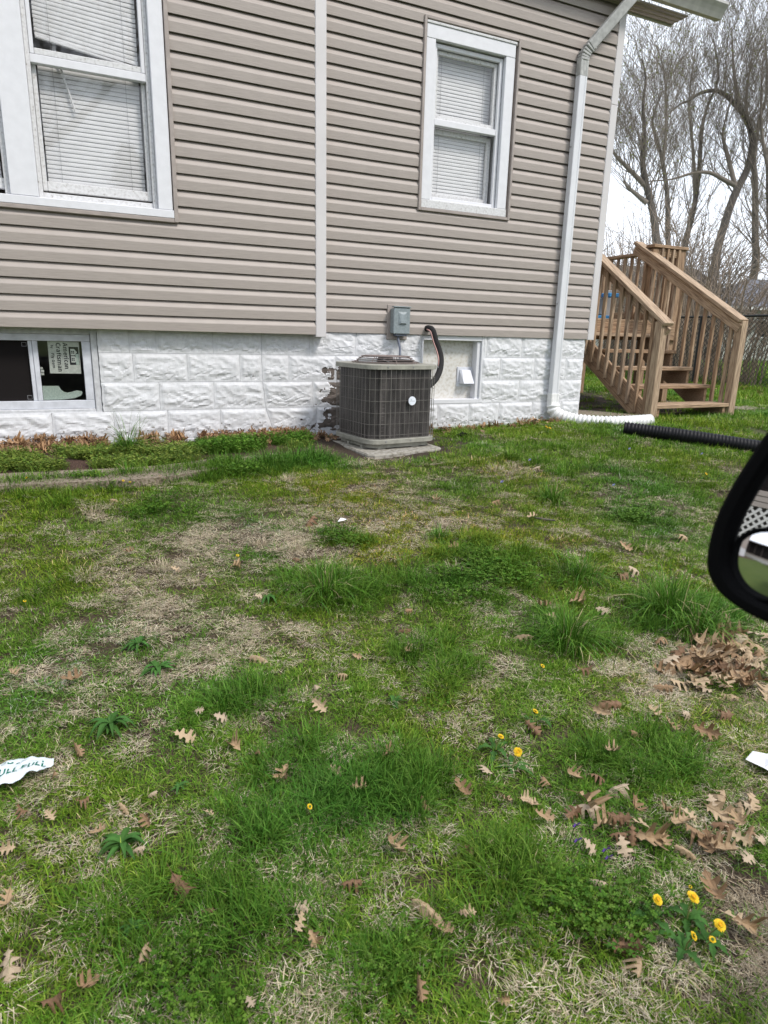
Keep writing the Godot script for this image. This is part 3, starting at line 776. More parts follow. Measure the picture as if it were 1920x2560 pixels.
	one("casing", Vector3(3.520, 1.93, -0.02), Vector3(3.612, 3.088, 0.018), M.white_paint, w)
	one("casing", Vector3(2.768, 3.090, -0.02), Vector3(3.611, 3.185, 0.019), M.white_paint, w)
	one("head_cap", Vector3(2.765, 3.186, -0.02), Vector3(3.618, 3.205, 0.026), M.old_paint, w)
	one("sill", Vector3(2.766, 1.864, -0.16), Vector3(3.616, 1.928, 0.022), M.old_paint, w)
	# jambs lining the hole
	one("jamb", Vector3(2.830, 1.928, -0.22), Vector3(2.850, 3.09, -0.021), M.old_paint, w)
	one("jamb", Vector3(3.522, 1.928, -0.22), Vector3(3.542, 3.09, -0.021), M.old_paint, w)
	one("jamb", Vector3(2.850, 3.09, -0.22), Vector3(3.522, 3.11, -0.021), M.old_paint, w)
	# outer storm frame
	frame4("storm_frame", 2.856, 3.516, 1.932, 3.078, 0.030, -0.045, -0.018, M.white_paint, w)
	one("meeting_rail", Vector3(2.886, 2.500, -0.062), Vector3(3.486, 2.548, -0.020), M.white_paint, w)
	frame4("upper_sash", 2.886, 3.486, 2.552, 3.046, 0.030, -0.085, -0.050, M.old_paint, w)
	frame4("lower_sash", 2.886, 3.486, 1.964, 2.496, 0.040, -0.120, -0.088, M.old_paint, w)
	one("pane", Vector3(2.918, 2.584, -0.070), Vector3(3.454, 3.014, -0.066), M.glass, w, 0.0)
	one("pane", Vector3(2.928, 2.006, -0.106), Vector3(3.444, 2.454, -0.102), M.glass, w, 0.0)
	# ---- bay windows
	var bw := Node3D.new()
	bw.name = "window"
	house.add_child(bw, true)
	one("channel_trim", Vector3(0.7726, 1.5566, BAY - 0.012), Vector3(0.8008, 3.74, BAY + 0.030), M.vinyl_trim, bw)
	one("channel_trim", Vector3(-1.3555, 1.5545, BAY - 0.012), Vector3(0.7716, 1.5806, BAY + 0.030), M.vinyl_trim, bw)
	one("casing", Vector3(0.6725, 1.6358, -0.1100), Vector3(0.7664, 3.74, BAY + 0.022), M.white_paint, bw)
	one("casing", Vector3(-0.2252, 1.6369, -0.1100), Vector3(-0.0646, 3.74, BAY + 0.021), M.white_paint, bw)
	one("sill", Vector3(-1.3555, 1.5826, -0.1500), Vector3(0.7737, 1.6337, BAY + 0.028), M.white_paint, bw)
	one("stop", Vector3(0.6444, 1.6358, -0.0900), Vector3(0.6715, 3.74, BAY - 0.020), M.old_paint, bw)
	one("stop", Vector3(-0.0636, 1.6358, -0.0900), Vector3(-0.0375, 3.74, BAY - 0.020), M.old_paint, bw)
	one("stop", Vector3(-0.2555, 1.6358, -0.0900), Vector3(-0.2263, 3.74, BAY - 0.020), M.old_paint, bw)
	one("sub_sill", Vector3(-0.0375, 1.6348, -0.1100), Vector3(0.6444, 1.6754, BAY - 0.035), M.old_paint, bw)
	frame4("lower_sash", -0.0355, 0.6423, 1.6911, 2.4596, 0.026, -0.0150, 0.0180, M.old_paint, bw, 0.003, false, false)
	one("bottom_rail", Vector3(-0.0083, 1.6921, -0.0140), Vector3(0.6152, 1.7505, 0.0170), M.old_paint, bw)
	frame4("upper_sash", -0.0355, 0.6423, 2.4658, 3.7191, 0.024, 0.0220, 0.0560, M.white_paint, bw, 0.003, false, true)
	one("meeting_rail", Vector3(-0.0375, 2.4158, 0.0190), Vector3(0.6444, 2.4637, 0.0580), M.white_paint, bw)
	one("bottom_rail", Vector3(-0.0104, 2.4663, 0.0230), Vector3(0.6173, 2.5013, 0.0520), M.old_paint, bw)
	one("muntin", Vector3(0.0938, 2.4887, -0.0600), Vector3(0.1168, 2.6764, -0.0450), M.old_paint, bw)
	one("pane", Vector3(-0.0083, 1.7505, -0.0020), Vector3(0.6152, 2.4596, 0.0020), M.glass, bw, 0.0)
	one("pane", Vector3(-0.0104, 2.5013, 0.0360), Vector3(0.6173, 3.6941, 0.0400), M.glass, bw, 0.0)
	one("bottom_rail", Vector3(-0.9384, 1.6754, -0.0100), Vector3(-0.2555, 1.738, 0.0300), M.old_paint, bw)
	one("pane", Vector3(-0.9384, 1.738, 0.0060), Vector3(-0.2555, 3.7191, 0.0100), M.glass, bw, 0.0)
	# ---- basement slider window
	var b := Node3D.new()
	b.name = "basement_window"
	house.add_child(b)
	g = G.new()
	g.bx(Vector3(0.166, 0.224, -0.075), Vector3(0.211, 0.84, -0.022), 0.004)
	g.bx(Vector3(-0.62, 0.224, -0.075), Vector3(0.165, 0.262, -0.020), 0.006)
	g.bx(Vector3(-0.62, 0.782, -0.075), Vector3(0.165, 0.84, -0.022), 0.004)
	part("surround", g, M.mortar, b)
	one("vinyl_frame", Vector3(0.107, 0.322, -0.09), Vector3(0.164, 0.733, -0.036), M.white_vinyl, b)
	one("vinyl_frame", Vector3(-0.62, 0.263, -0.09), Vector3(0.164, 0.321, -0.035), M.white_vinyl, b)
	one("vinyl_frame", Vector3(-0.62, 0.734, -0.09), Vector3(0.164, 0.781, -0.036), M.white_vinyl, b)
	one("meeting_stile", Vector3(-0.232, 0.322, -0.088), Vector3(-0.206, 0.733, -0.046), M.white_vinyl, b)
	one("meeting_stile", Vector3(-0.205, 0.322, -0.088), Vector3(-0.173, 0.733, -0.040), M.white_vinyl, b)
	one("insect_screen", Vector3(-0.62, 0.322, -0.072), Vector3(-0.232, 0.733, -0.068), M.screen, b, 0.0)
	for y in [0.345, 0.708]:
		frame4("screen_corner", -0.270, -0.240, y - 0.014, y + 0.014, 0.0025, -0.068, -0.0655, M.grey_line, b, 0.0)
	one("pane", Vector3(-0.173, 0.322, -0.062), Vector3(0.107, 0.733, -0.058), M.glass, b, 0.0)
	g = G.new()
	g.bx(Vector3(-0.7, 0.2, -1.2), Vector3(0.3, 0.85, -1.18))
	g.bx(Vector3(-0.7, 0.2, -1.18), Vector3(-0.68, 0.85, -0.30))
	g.bx(Vector3(0.28, 0.2, -1.18), Vector3(0.3, 0.85, -0.30))
	g.bx(Vector3(-0.7, 0.18, -1.2), Vector3(0.3, 0.2, -0.30))
	g.bx(Vector3(-0.7, 0.85, -1.2), Vector3(0.3, 0.87, -0.30))
	g.bx(Vector3(-0.70, 0.2, -0.30), Vector3(-0.62, 0.85, -0.09))
	g.bx(Vector3(0.17, 0.2, -0.30), Vector3(0.30, 0.85, -0.09))
	part("basement_lining", g, M.cellar, b)
	# ---- boarded basement opening
	var bo := Node3D.new()
	bo.name = "boarded_window"
	house.add_child(bo)
	var bm := trimat(lin(0.66, 0.65, 0.625), ramp_tex(0.03, [Color(0.80, 0.78, 0.74), Color(0.96, 0.95, 0.93), Color(1, 1, 1), Color(1, 1, 1)], 35, 6), Vector3(1.6, 1.6, 1.6), 0.85)
	one("board", Vector3(2.84, 0.245, -0.125), Vector3(3.472, 0.815, -0.108), bm, bo)
	one("frame_side", Vector3(3.432, 0.262, -0.107), Vector3(3.470, 0.812, -0.028), M.white_paint, bo)
	one("frame_side", Vector3(3.471, 0.242, -0.06), Vector3(3.512, 0.845, -0.008), M.white_paint, bo)
	one("frame_side", Vector3(2.842, 0.262, -0.107), Vector3(2.862, 0.812, -0.012), M.white_paint, bo)
	one("frame_head", Vector3(2.842, 0.802, -0.107), Vector3(3.470, 0.845, -0.010), M.white_paint, bo)
	one("frame_sill", Vector3(2.842, 0.240, -0.107), Vector3(3.470, 0.279, -0.006), M.white_paint, bo)
	# ---- eaves
	g = G.new()
	g.bx(Vector3(-6.5, 3.702, -0.05), Vector3(4.775, 3.722, 0.120))
	part("soffit", g, M.soffit, house)
	for k in 4:                                   # perforated panels, open slots between thin bars
		var z0 := -0.06 + k * 0.054
		one("vent_bar", Vector3(4.776, 3.702, z0), Vector3(5.40, 3.714, z0 + 0.018), M.soffit, house, 0.0)
	for k in 38:
		var x0 := 4.79 + k * 0.0162
		one("vent_slat", Vector3(x0, 3.7045, -0.058), Vector3(x0 + 0.0075, 3.7105, 0.118), M.soffit, house, 0.0)
	one("fascia", Vector3(-6.5, 3.69, 0.122), Vector3(4.785, 3.83, 0.138), M.gutter_white, house)
	one("vent_edge", Vector3(4.776, 3.690, -0.085), Vector3(5.41, 3.718, -0.062), M.gutter_white, house)
	g = G.new()
	var ru := Vector3(0, 0.50, -0.866).normalized()
	g.beam(Vector3(-0.85, 3.85, 0.20), Vector3(-0.85, 3.85, 0.20) + ru * 4.3, Vector3(1, 0, 0), 11.28, 0.03)
	g.beam(Vector3(-0.55, 3.84, -7.6), Vector3(-0.55, 3.84, -7.6) + Vector3(0, 0.5, 0.866).normalized() * 4.6, Vector3(1, 0, 0), 11.28, 0.03)
	part("roof", g, M.roof_brown, house)

func make_gutter_and_spout() -> void:
	var t := thing("gutter", "pale metal gutter running along the eave past the house corner", "gutter")
	# K-style trough, open at the top
	var prof := [Vector2(0.422, 3.735), Vector2(0.470, 3.735), Vector2(0.490, 3.770), Vector2(0.510, 3.800), Vector2(0.535, 3.830), Vector2(0.535, 3.850), Vector2(0.525, 3.850), Vector2(0.523, 3.833), Vector2(0.500, 3.806), Vector2(0.480, 3.775), Vector2(0.466, 3.743), Vector2(0.427, 3.743), Vector2(0.427, 3.85), Vector2(0.422, 3.85)]
	var g := G.new()
	g.prism(prof, Vector3(5.74, -0.012, -0.282), Vector3(0, 0, 1), Vector3(0, 1, 0), 12.24)
	part("trough", g, M.gutter_white, t)
	g = G.new()
	g.prism([Vector2(0.422, 3.735), Vector2(0.470, 3.735), Vector2(0.490, 3.770), Vector2(0.535, 3.830), Vector2(0.535, 3.850), Vector2(0.422, 3.85)], Vector3(5.745, -0.012, -0.282), Vector3(0, 0, 1), Vector3(0, 1, 0), 0.004)
	part("end_cap", g, M.gutter_white, t)
	var d := thing("downspout", "white rectangular metal downspout with crimped elbows on beige siding", "downspout")
	# fluted rectangular pipe
	var sect := []
	for q in [[-0.038, -0.030], [-0.018, -0.030], [0.018, -0.030], [0.038, -0.030], [0.042, -0.026], [0.042, 0.026], [0.038, 0.030], [0.024, 0.030], [0.018, 0.0265], [-0.018, 0.0265], [-0.024, 0.030], [-0.038, 0.030], [-0.042, 0.026], [-0.042, -0.026]]:
		sect.append(Vector2(q[0], q[1]))
	g = G.new()
	g.prism(sect, Vector3(4.295, 3.15, 0.052), Vector3(1, 0, 0), Vector3(0, 0, 1), 2.83)
	part("pipe", g, M.white_metal, d)
	g = G.new()
	g.prism(sect.map(func(q): return q * 1.05), Vector3(4.295, 3.19, 0.052), Vector3(1, 0, 0), Vector3(0, 0, 1), 0.13)
	part("collar", g, M.grimy_metal, d)
	# crimped elbow and the sloping length up to the gutter
	g = G.new()
	for k in 6:
		var a0 := 0.13 * k
		var c0 := Vector3(4.296 + 0.0022 * k * k, 3.190 + 0.0215 * k, 0.053 + 0.001 * k * k)
		var s := 1.06 if k % 2 == 0 else 0.99
		g.box(Transform3D(Basis(Vector3(0, 0, 1), -a0), c0), Vector3(0.086 * s, 0.026, 0.062 * s), 0.006)
	part("elbow", g, M.grimy_metal, d)
	board("slanted_pipe", Vector3(4.335, 3.285, 0.075), Vector3(4.715, 3.735, 0.175), Vector3(0, 0, 1), 0.062, 0.085, M.grimy_metal, d, 0.008)
	for y in [1.16, 2.5]:
		var s := G.new()
		s.tube([Vector3(4.244, y, 0.052), Vector3(4.236, y, 0.052)], [0.007, 0.004], 8)
		part("screw", s, M.grey_line, d)
	# adapter at the foot
	g = G.new()
	g.prism(sect.map(func(q): return q * 1.12), Vector3(4.297, 0.325, 0.054), Vector3(1, 0, 0), Vector3(0, 0, 1), 0.125)
	for k in 3:
		g.prism(sect.map(func(q): return q * 1.17), Vector3(4.297, 0.227 + k * 0.045, 0.054), Vector3(1, 0, 0), Vector3(0, 0, 1), 0.012)
	part("adapter", g, M.pipe_white, d)

func corrugated(path: Array, r: float, pitch: float, depth: float) -> G:
	var cv := Curve3D.new()
	for i in path.size():
		var p: Vector3 = path[i]
		var tan_: Vector3 = (path[mini(i + 1, path.size() - 1)] - path[maxi(i - 1, 0)]) * 0.22
		cv.add_point(p, -tan_, tan_)
	var pts := []
	var rad := []
	var l := cv.get_baked_length()
	var s := 0.0
	var k := 0
	while s < l:
		pts.append(cv.sample_baked(s, true))
		rad.append([r - depth, r - depth * 0.2, r, r - depth * 0.2][k % 4])
		s += pitch / 4.0
		k += 1
	var g := G.new()
	g.tube(pts, rad, 20)
	return g

func make_pipes() -> void:
	var wp := [Vector3(4.300, 0.215, 0.056), Vector3(4.315, 0.135, 0.085), Vector3(4.40, 0.088, 0.19), Vector3(4.54, 0.074, 0.37), Vector3(4.74, 0.078, 0.50), Vector3(4.98, 0.085, 0.54), Vector3(5.10, 0.09, 0.55)]
	single("drain_pipe", corrugated(wp, 0.066, 0.040, 0.014), M.pipe_white, "white corrugated drain pipe bending from the downspout foot along the grass", "drain pipe")
	var bp := []
	for k in 9:
		var f := k / 8.0
		var x := lerpf(4.43, 5.58, f)
		var z := lerpf(0.88, 1.88, f) + 0.05 * sin(f * 3.0)
		bp.append(Vector3(x, ground_at(x, z) + 0.055, z))
	single("drain_pipe", corrugated(bp, 0.060, 0.028, 0.009), M.pipe_black, "black corrugated drain pipe lying on the lawn in front of the wooden steps", "drain pipe")

# ---------------------------------------------------------------- things at the wall
func round_square(w: float, d: float, r: float, n := 7) -> Array:
	var p := []
	var sg := [Vector2(1, 1), Vector2(-1, 1), Vector2(-1, -1), Vector2(1, -1)]
	for k in 4:
		for i in n + 1:
			var a := PI / 2.0 * (k + float(i) / n)
			p.append(Vector2(sg[k].x * (w / 2.0 - r) + r * cos(a), sg[k].y * (d / 2.0 - r) + r * sin(a)))
	return p

func slab(g: G, outline: Array, y0: float, y1: float, bev := 0.0) -> void:
	# u = x, w = z gives -y, so start at the top; here the plane is mirrored to extrude upwards
	var flip := outline.map(func(q): return Vector2(q.y, q.x))
	g.prism(flip, Vector3(0, y0, 0), Vector3(0, 0, 1), Vector3(1, 0, 0), y1 - y0, bev)

func make_condenser() -> void:
	var t := thing("air_conditioner", "boxy outdoor air conditioner with dark coil behind beige wire guard", "air conditioner", Vector3(2.228, 0.0, 0.541))
	t.rotation.y = 0.108
	var W := 0.618
	var g := G.new()
	slab(g, round_square(W - 0.07, W - 0.07, 0.09), 0.012, 0.050)
	part("base_skirt", g, M.ac_beige, t)
	for s in [[-0.18, 0.26], [0.12, 0.26], [-0.26, -0.05], [-0.26, 0.16]]:
		one("foot", Vector3(s[0] - 0.035, 0.001, s[1] - 0.02), Vector3(s[0] + 0.035, 0.030, s[1] + 0.008), M.ac_beige, t)
	g = G.new()
	slab(g, round_square(W, W, 0.11), 0.047, 0.080, 0.004)
	part("base_pan", g, M.ac_beige, t)
	g = G.new()
	slab(g, round_square(W - 0.055, W - 0.055, 0.095), 0.080, 0.596)
	part("coil", g, M.ac_coil, t)
	g = G.new()
	for k in 74:
		slab(g, round_square(W - 0.047, W - 0.047, 0.099, 5), 0.086 + k * 0.0069, 0.0885 + k * 0.0069)
	var fins := part("coil_fins", g, M.ac_fin, t)
	fins.set_meta("kind", "stuff")
	# dark tube sheet strip near the front corner
	one("tube_sheet", Vector3(-0.222, 0.085, 0.276), Vector3(-0.165, 0.594, 0.293), M.ac_coil, t)
	for k in 17:
		one("tube_bend", Vector3(-0.205, 0.11 + k * 0.028, 0.293), Vector3(-0.180, 0.1125 + k * 0.028, 0.2965), M.ac_fin, t, 0.0)
	# guard wires
	var outl := round_square(W - 0.008, W - 0.008, 0.107, 10)
	var ring := []
	for q in outl:
		ring.append(Vector3(q.x, 0, q.y))
	ring.append(ring[0])
	for k in 8:
		var y: float = [0.590, 0.528, 0.444, 0.361, 0.277, 0.193, 0.110, 0.088][k]
		g = G.new()
		g.tube(ring.map(func(q): return q + Vector3(0, y + (0.0015 * sin(q.x * 14.0 + k * 2.0)), 0)), [0.0012], 5, false)
		part("guard_wire", g, M.ac_wire, t)
	var per := 0.0
	var seg := []
	for i in ring.size() - 1:
		seg.append(per)
		per += (ring[i + 1] - ring[i]).length()
	var nv := 54
	for k in nv:
		var s := per * k / nv
		for i in ring.size() - 1:
			var ln: float = (ring[i + 1] - ring[i]).length()
			if s >= seg[i] and s < seg[i] + ln:
				var p: Vector3 = ring[i].lerp(ring[i + 1], (s - seg[i]) / ln)
				var o := p.normalized() * 0.0028
				g = G.new()
				var rr := 0.0022 if k % 9 == 3 else 0.0012
				g.tube([p + o + Vector3(0, 0.082, 0), p + o + Vector3(rnd(-0.001, 0.001), 0.34, 0), p + o + Vector3(0, 0.596, 0)], [rr], 5, false)
				part("guard_wire", g, M.ac_wire, t)
	# lid and fan guard
	g = G.new()
	slab(g, round_square(W + 0.012, W + 0.012, 0.115), 0.590, 0.624, 0.005)
	part("lid", g, M.ac_beige, t)
	for q in [[-0.307, -0.02], [-0.307, 0.20], [-0.17, 0.317], [0.05, 0.317], [0.27, 0.317]]:
		for y in [0.607, 0.064]:
			g = G.new()
			var c := Vector3(q[0], y, q[1])
			var d := Vector3(-1, 0, 0) if q[0] < -0.3 else Vector3(0, 0, 1)
			if y < 0.3:
				c -= d * 0.008
			g.tube([c - d * 0.006, c + d * 0.003], [0.0065, 0.0055], 8)
			part("screw", g, M.grey_line, t)
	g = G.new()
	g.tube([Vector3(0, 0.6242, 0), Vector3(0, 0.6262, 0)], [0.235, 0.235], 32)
	part("fan_well_shade", g, M.ac_coil, t)  # flat disc on the closed lid, coloured dark for the shade of an opening
	g = G.new()
	g.tube([Vector3(0, 0.627, 0), Vector3(0, 0.665, 0)], [0.065, 0.06], 20)
	part("fan_motor", g, M.ac_coil, t)
	for k in 4:
		var a := PI / 2 * k + 0.4
		board("fan_blade", Vector3(cos(a) * 0.05, 0.633, sin(a) * 0.05), Vector3(cos(a) * 0.21, 0.636, sin(a) * 0.21), Vector3(-sin(a), 0.4, cos(a)), 0.10, 0.003, M.grey_plastic, t, 0.0)
	var rads := []
	for k in 14:
		var f := k / 13.0
		# steep shoulder outside, nearly flat on top
		var r := lerpf(0.262, 0.03, f)
		var y := 0.630 + 0.048 * sm((0.262 - r) / 0.085)
		rads.append([r, y])
		var c := []
		for i in 41:
			c.append(Vector3(cos(TAU * i / 40) * r, y, sin(TAU * i / 40) * r))
		g = G.new()
		g.tube(c, [0.0024], 5, false)
		part("fan_guard_ring", g, M.ac_rust, t)
	for k in 8:
		var a := TAU * k / 8 + 0.2
		g = G.new()
		g.tube(rads.map(func(q): return Vector3(cos(a) * q[0], q[1] - 0.003, sin(a) * q[0])), [0.0030], 5)
		part("fan_guard_spoke", g, M.ac_rust, t)
	# round maker's badge
	g = G.new()
	g.tube([Vector3(0.050, 0.360, 0.3095), Vector3(0.050, 0.360, 0.3155)], [0.033, 0.032], 28)
	var badge := part("badge", g, M.badge, t)
	g = G.new()
	g.bx(Vector3(0.025, 0.3578, 0.3156), Vector3(0.075, 0.3596, 0.3160))
	part("badge_print", g, M.grey_line, badge)
	var tm := letters("C", 0.0011, 12, M.blue_ink, 0.0006)
	tm.position = Vector3(0.039, 0.3685, 0.3157)
	badge.add_child(tm)
	# pad
	g = G.new()
	g.prism([Vector2(0.0, 0.0), Vector2(0.665, -0.02), Vector2(0.675, 0.77), Vector2(0.64, 0.81), Vector2(0.03, 0.865), Vector2(-0.01, 0.82)].map(func(q): return Vector2(q.y, q.x)), Vector3(1.865, -0.11, 0.168), Vector3(0.04, 0, 1).normalized(), Vector3(1, 0, -0.105).normalized(), 0.113, 0.010)
	single("concrete_pad", g, M.concrete, "weathered concrete pad under the outdoor air conditioner", "concrete pad")

func letters(txt: String, px: float, size: int, m: Material, depth := 0.0008) -> MeshInstance3D:
	var tm := TextMesh.new()
	tm.text = txt
	var f := SystemFont.new()
	f.font_names = PackedStringArray(["Droid Sans"])
	f.font_weight = 700
	tm.font = f
	tm.font_size = size
	tm.pixel_size = px
	tm.depth = depth
	tm.material = m
	var o := MeshInstance3D.new()
	o.name = "lettering"
	o.mesh = tm
	return o

func make_wall_things() -> void:
	# service disconnect on its mounting plate
	var t := thing("disconnect_box", "grey metal electrical disconnect box on beige plate above the air conditioner", "electrical box", Vector3(2.583, 0.845, 0.0))
	one("mounting_plate", Vector3(-0.098, -0.045, -0.005), Vector3(0.092, 0.238, 0.022), M.vinyl_trim, t)
	one("body", Vector3(-0.074, 0.004, 0.0225), Vector3(0.076, 0.208, 0.085), M.elec_grey, t, 0.006)
	var cov := one("cover", Vector3(-0.077, 0.000, 0.0855), Vector3(0.079, 0.214, 0.098), M.elec_grey, t, 0.006)
	one("cover_rim", Vector3(-0.080, 0.2145, 0.060), Vector3(0.082, 0.224, 0.106), M.elec_grey, t, 0.003)
	var g := G.new()
	# pressed pyramid in the cover
	var a := [Vector3(-0.034, 0.080, 0.0985), Vector3(0.046, 0.080, 0.0985), Vector3(0.046, 0.180, 0.0985), Vector3(-0.034, 0.180, 0.0985)]
	var b := [Vector3(-0.012, 0.088, 0.114), Vector3(0.030, 0.088, 0.114), Vector3(0.024, 0.160, 0.106), Vector3(-0.010, 0.160, 0.106)]
	for k in 4:
		var j := (k + 1) % 4
		g.q4(a[k], a[j], b[j], b[k])
	g.q4(b[0], b[1], b[2], b[3])
	part("cover_boss", g, M.elec_grey, cov)
	one("bottom_lip", Vector3(-0.045, -0.018, 0.030), Vector3(0.060, 0.003, 0.085), M.conduit, t)
	g = G.new()
	g.tube([Vector3(-0.01, -0.012, 0.055), Vector3(-0.010, -0.05, 0.06), Vector3(-0.02, -0.12, 0.12), Vector3(-0.045, -0.2, 0.17), Vector3(-0.07, -0.26, 0.20)], [0.011], 10)
	part("whip", g, M.conduit, t)
	# refrigerant lines
	var l := thing("refrigerant_line", "thick black insulated pipe with a thin pink copper line beside it", "pipe")
	g = G.new()
	var cv := [Vector3(2.872, 0.892, -0.03), Vector3(2.874, 0.900, 0.05), Vector3(2.885, 0.880, 0.095), Vector3(2.905, 0.80, 0.115), Vector3(2.930, 0.72, 0.14), Vector3(2.930, 0.64, 0.18), Vector3(2.89, 0.55, 0.235), Vector3(2.815, 0.48, 0.30), Vector3(2.70, 0.42, 0.36), Vector3(2.55, 0.36, 0.42)]
	g.tube(smooth_path(cv, 5), [0.027], 12)
	part("insulation", g, M.foam_black, l)
	g = G.new()
	g.tube(smooth_path(cv.slice(1).map(func(q): return q + Vector3(-0.029, -0.010, 0.016)), 5), [0.0050], 8)
	part("copper_line", g, M.copper_pink, l)
	# dryer vent
	var v := thing("dryer_vent", "white louvred dryer vent hood on the boarded basement window", "vent", Vector3(3.355, 0.475, -0.108))
	one("flange", Vector3(-0.082, -0.088, 0.001), Vector3(0.080, 0.092, 0.012), M.white_vinyl, v)
	g = G.new()
	var lo := [Vector3(-0.060, -0.058, 0.0125), Vector3(0.062, -0.058, 0.0125), Vector3(0.062, 0.066, 0.0125), Vector3(-0.060, 0.066, 0.0125)]
	var hi := [Vector3(-0.052, -0.055, 0.092), Vector3(0.058, -0.055, 0.092), Vector3(0.050, 0.064, 0.030), Vector3(-0.044, 0.064, 0.030)]
	for k in 4:
		var j := (k + 1) % 4
		g.q4(lo[k], lo[j], hi[j], hi[k])
	g.q4(hi[0], hi[1], hi[2], hi[3])
	part("hood", g, M.white_vinyl, v)
	# papers behind the basement glass
	var s := thing("window_sticker", "white printed sticker with sideways lettering behind the basement window glass", "sticker", Vector3(-0.010, 0.621, -0.0635))
	var sheet := plank("sheet", Vector3(0.200, 0.222, 0.0012), Transform3D(Basis(Vector3(0, 0, 1), -0.01), Vector3.ZERO), M.paper, s, 0.0)
	# the glass stands in front, so the print sits on the sheet's outer face
	for w in [["American", 0.010, 0.00255, 17, 0.102], ["Craftsman", -0.034, 0.00255, 17, 0.102], ["by", -0.073, 0.0017, 14, 0.086], ["Ply Gem", -0.073, 0.0019, 15, 0.030]]:
		var o := letters(w[0], w[2] * 0.98, w[3] - 1, M.ink, 0.0005)
		(o.mesh as TextMesh).horizontal_alignment = HORIZONTAL_ALIGNMENT_LEFT
		o.rotation.z = -PI / 2
		o.position = Vector3(w[1], w[4], 0.0010)
		s.add_child(o, true)
	plank("logo_ground", Vector3(0.062, 0.125, 0.0005), Transform3D(Basis(), Vector3(0.063, 0.012, 0.0011)), M.ink, s, 0.0)
	plank("logo_ground", Vector3(0.020, 0.075, 0.0005), Transform3D(Basis(), Vector3(0.082, -0.012, 0.0016)), M.foam, s, 0.0)
	for y in [0.038, -0.012]:
		g = G.new()
		g.prism([Vector2(0.042, y + 0.022), Vector2(0.066, y + 0.022), Vector2(0.084, y), Vector2(0.066, y - 0.022), Vector2(0.042, y - 0.022)], Vector3(0, 0, 0.0020), Vector3(1, 0, 0), Vector3(0, 1, 0), 0.0004)
		part("logo_house", g, M.paper, s)
		for k in 4:
			plank("logo_window", Vector3(0.008, 0.008, 0.0003), Transform3D(Basis(), Vector3(0.050 + 0.011 * (k % 2), y - 0.006 + 0.011 * (k / 2), 0.0026)), M.ink, s, 0.0)
	g = G.new()
	g.prism([Vector2(-0.172, 0.325), Vector2(-0.04, 0.326), Vector2(0.035, 0.335), Vector2(0.075, 0.352), Vector2(0.086, 0.372), Vector2(0.080, 0.384), Vector2(0.045, 0.389), Vector2(0.015, 0.379), Vector2(-0.015, 0.374), Vector2(-0.035, 0.380), Vector2(-0.055, 0.398), Vector2(-0.066, 0.422), Vector2(-0.172, 0.423)], Vector3(0, 0, -0.078), Vector3(1, 0, 0), Vector3(0, 1, 0), 0.010, 0.002)
	single("foam_offcut", g, M.foam, "pale green curved foam offcut lying behind the basement window glass", "foam offcut")
	g = G.new()
	for q in [[-0.171, 0.545, 0.016], [-0.169, 0.525, 0.020], [-0.172, 0.505, 0.022]]:
		g.bx(Vector3(q[0], q[1] - 0.008, -0.074), Vector3(q[0] + q[2], q[1] + 0.009, -0.066), 0.002)
	single("latch_clip", g, M.paper, "small white plastic clip hanging behind the basement window glass", "clip")

func smooth_path(p: Array, k: int) -> Array:
	var out := []
	for i in p.size() - 1:
		var p0: Vector3 = p[maxi(i - 1, 0)]
		var p3: Vector3 = p[mini(i + 2, p.size() - 1)]
		for j in k:
			out.append(p[i].cubic_interpolate(p[i + 1], p0, p3, float(j) / k))
	out.append(p[p.size() - 1])
	return out

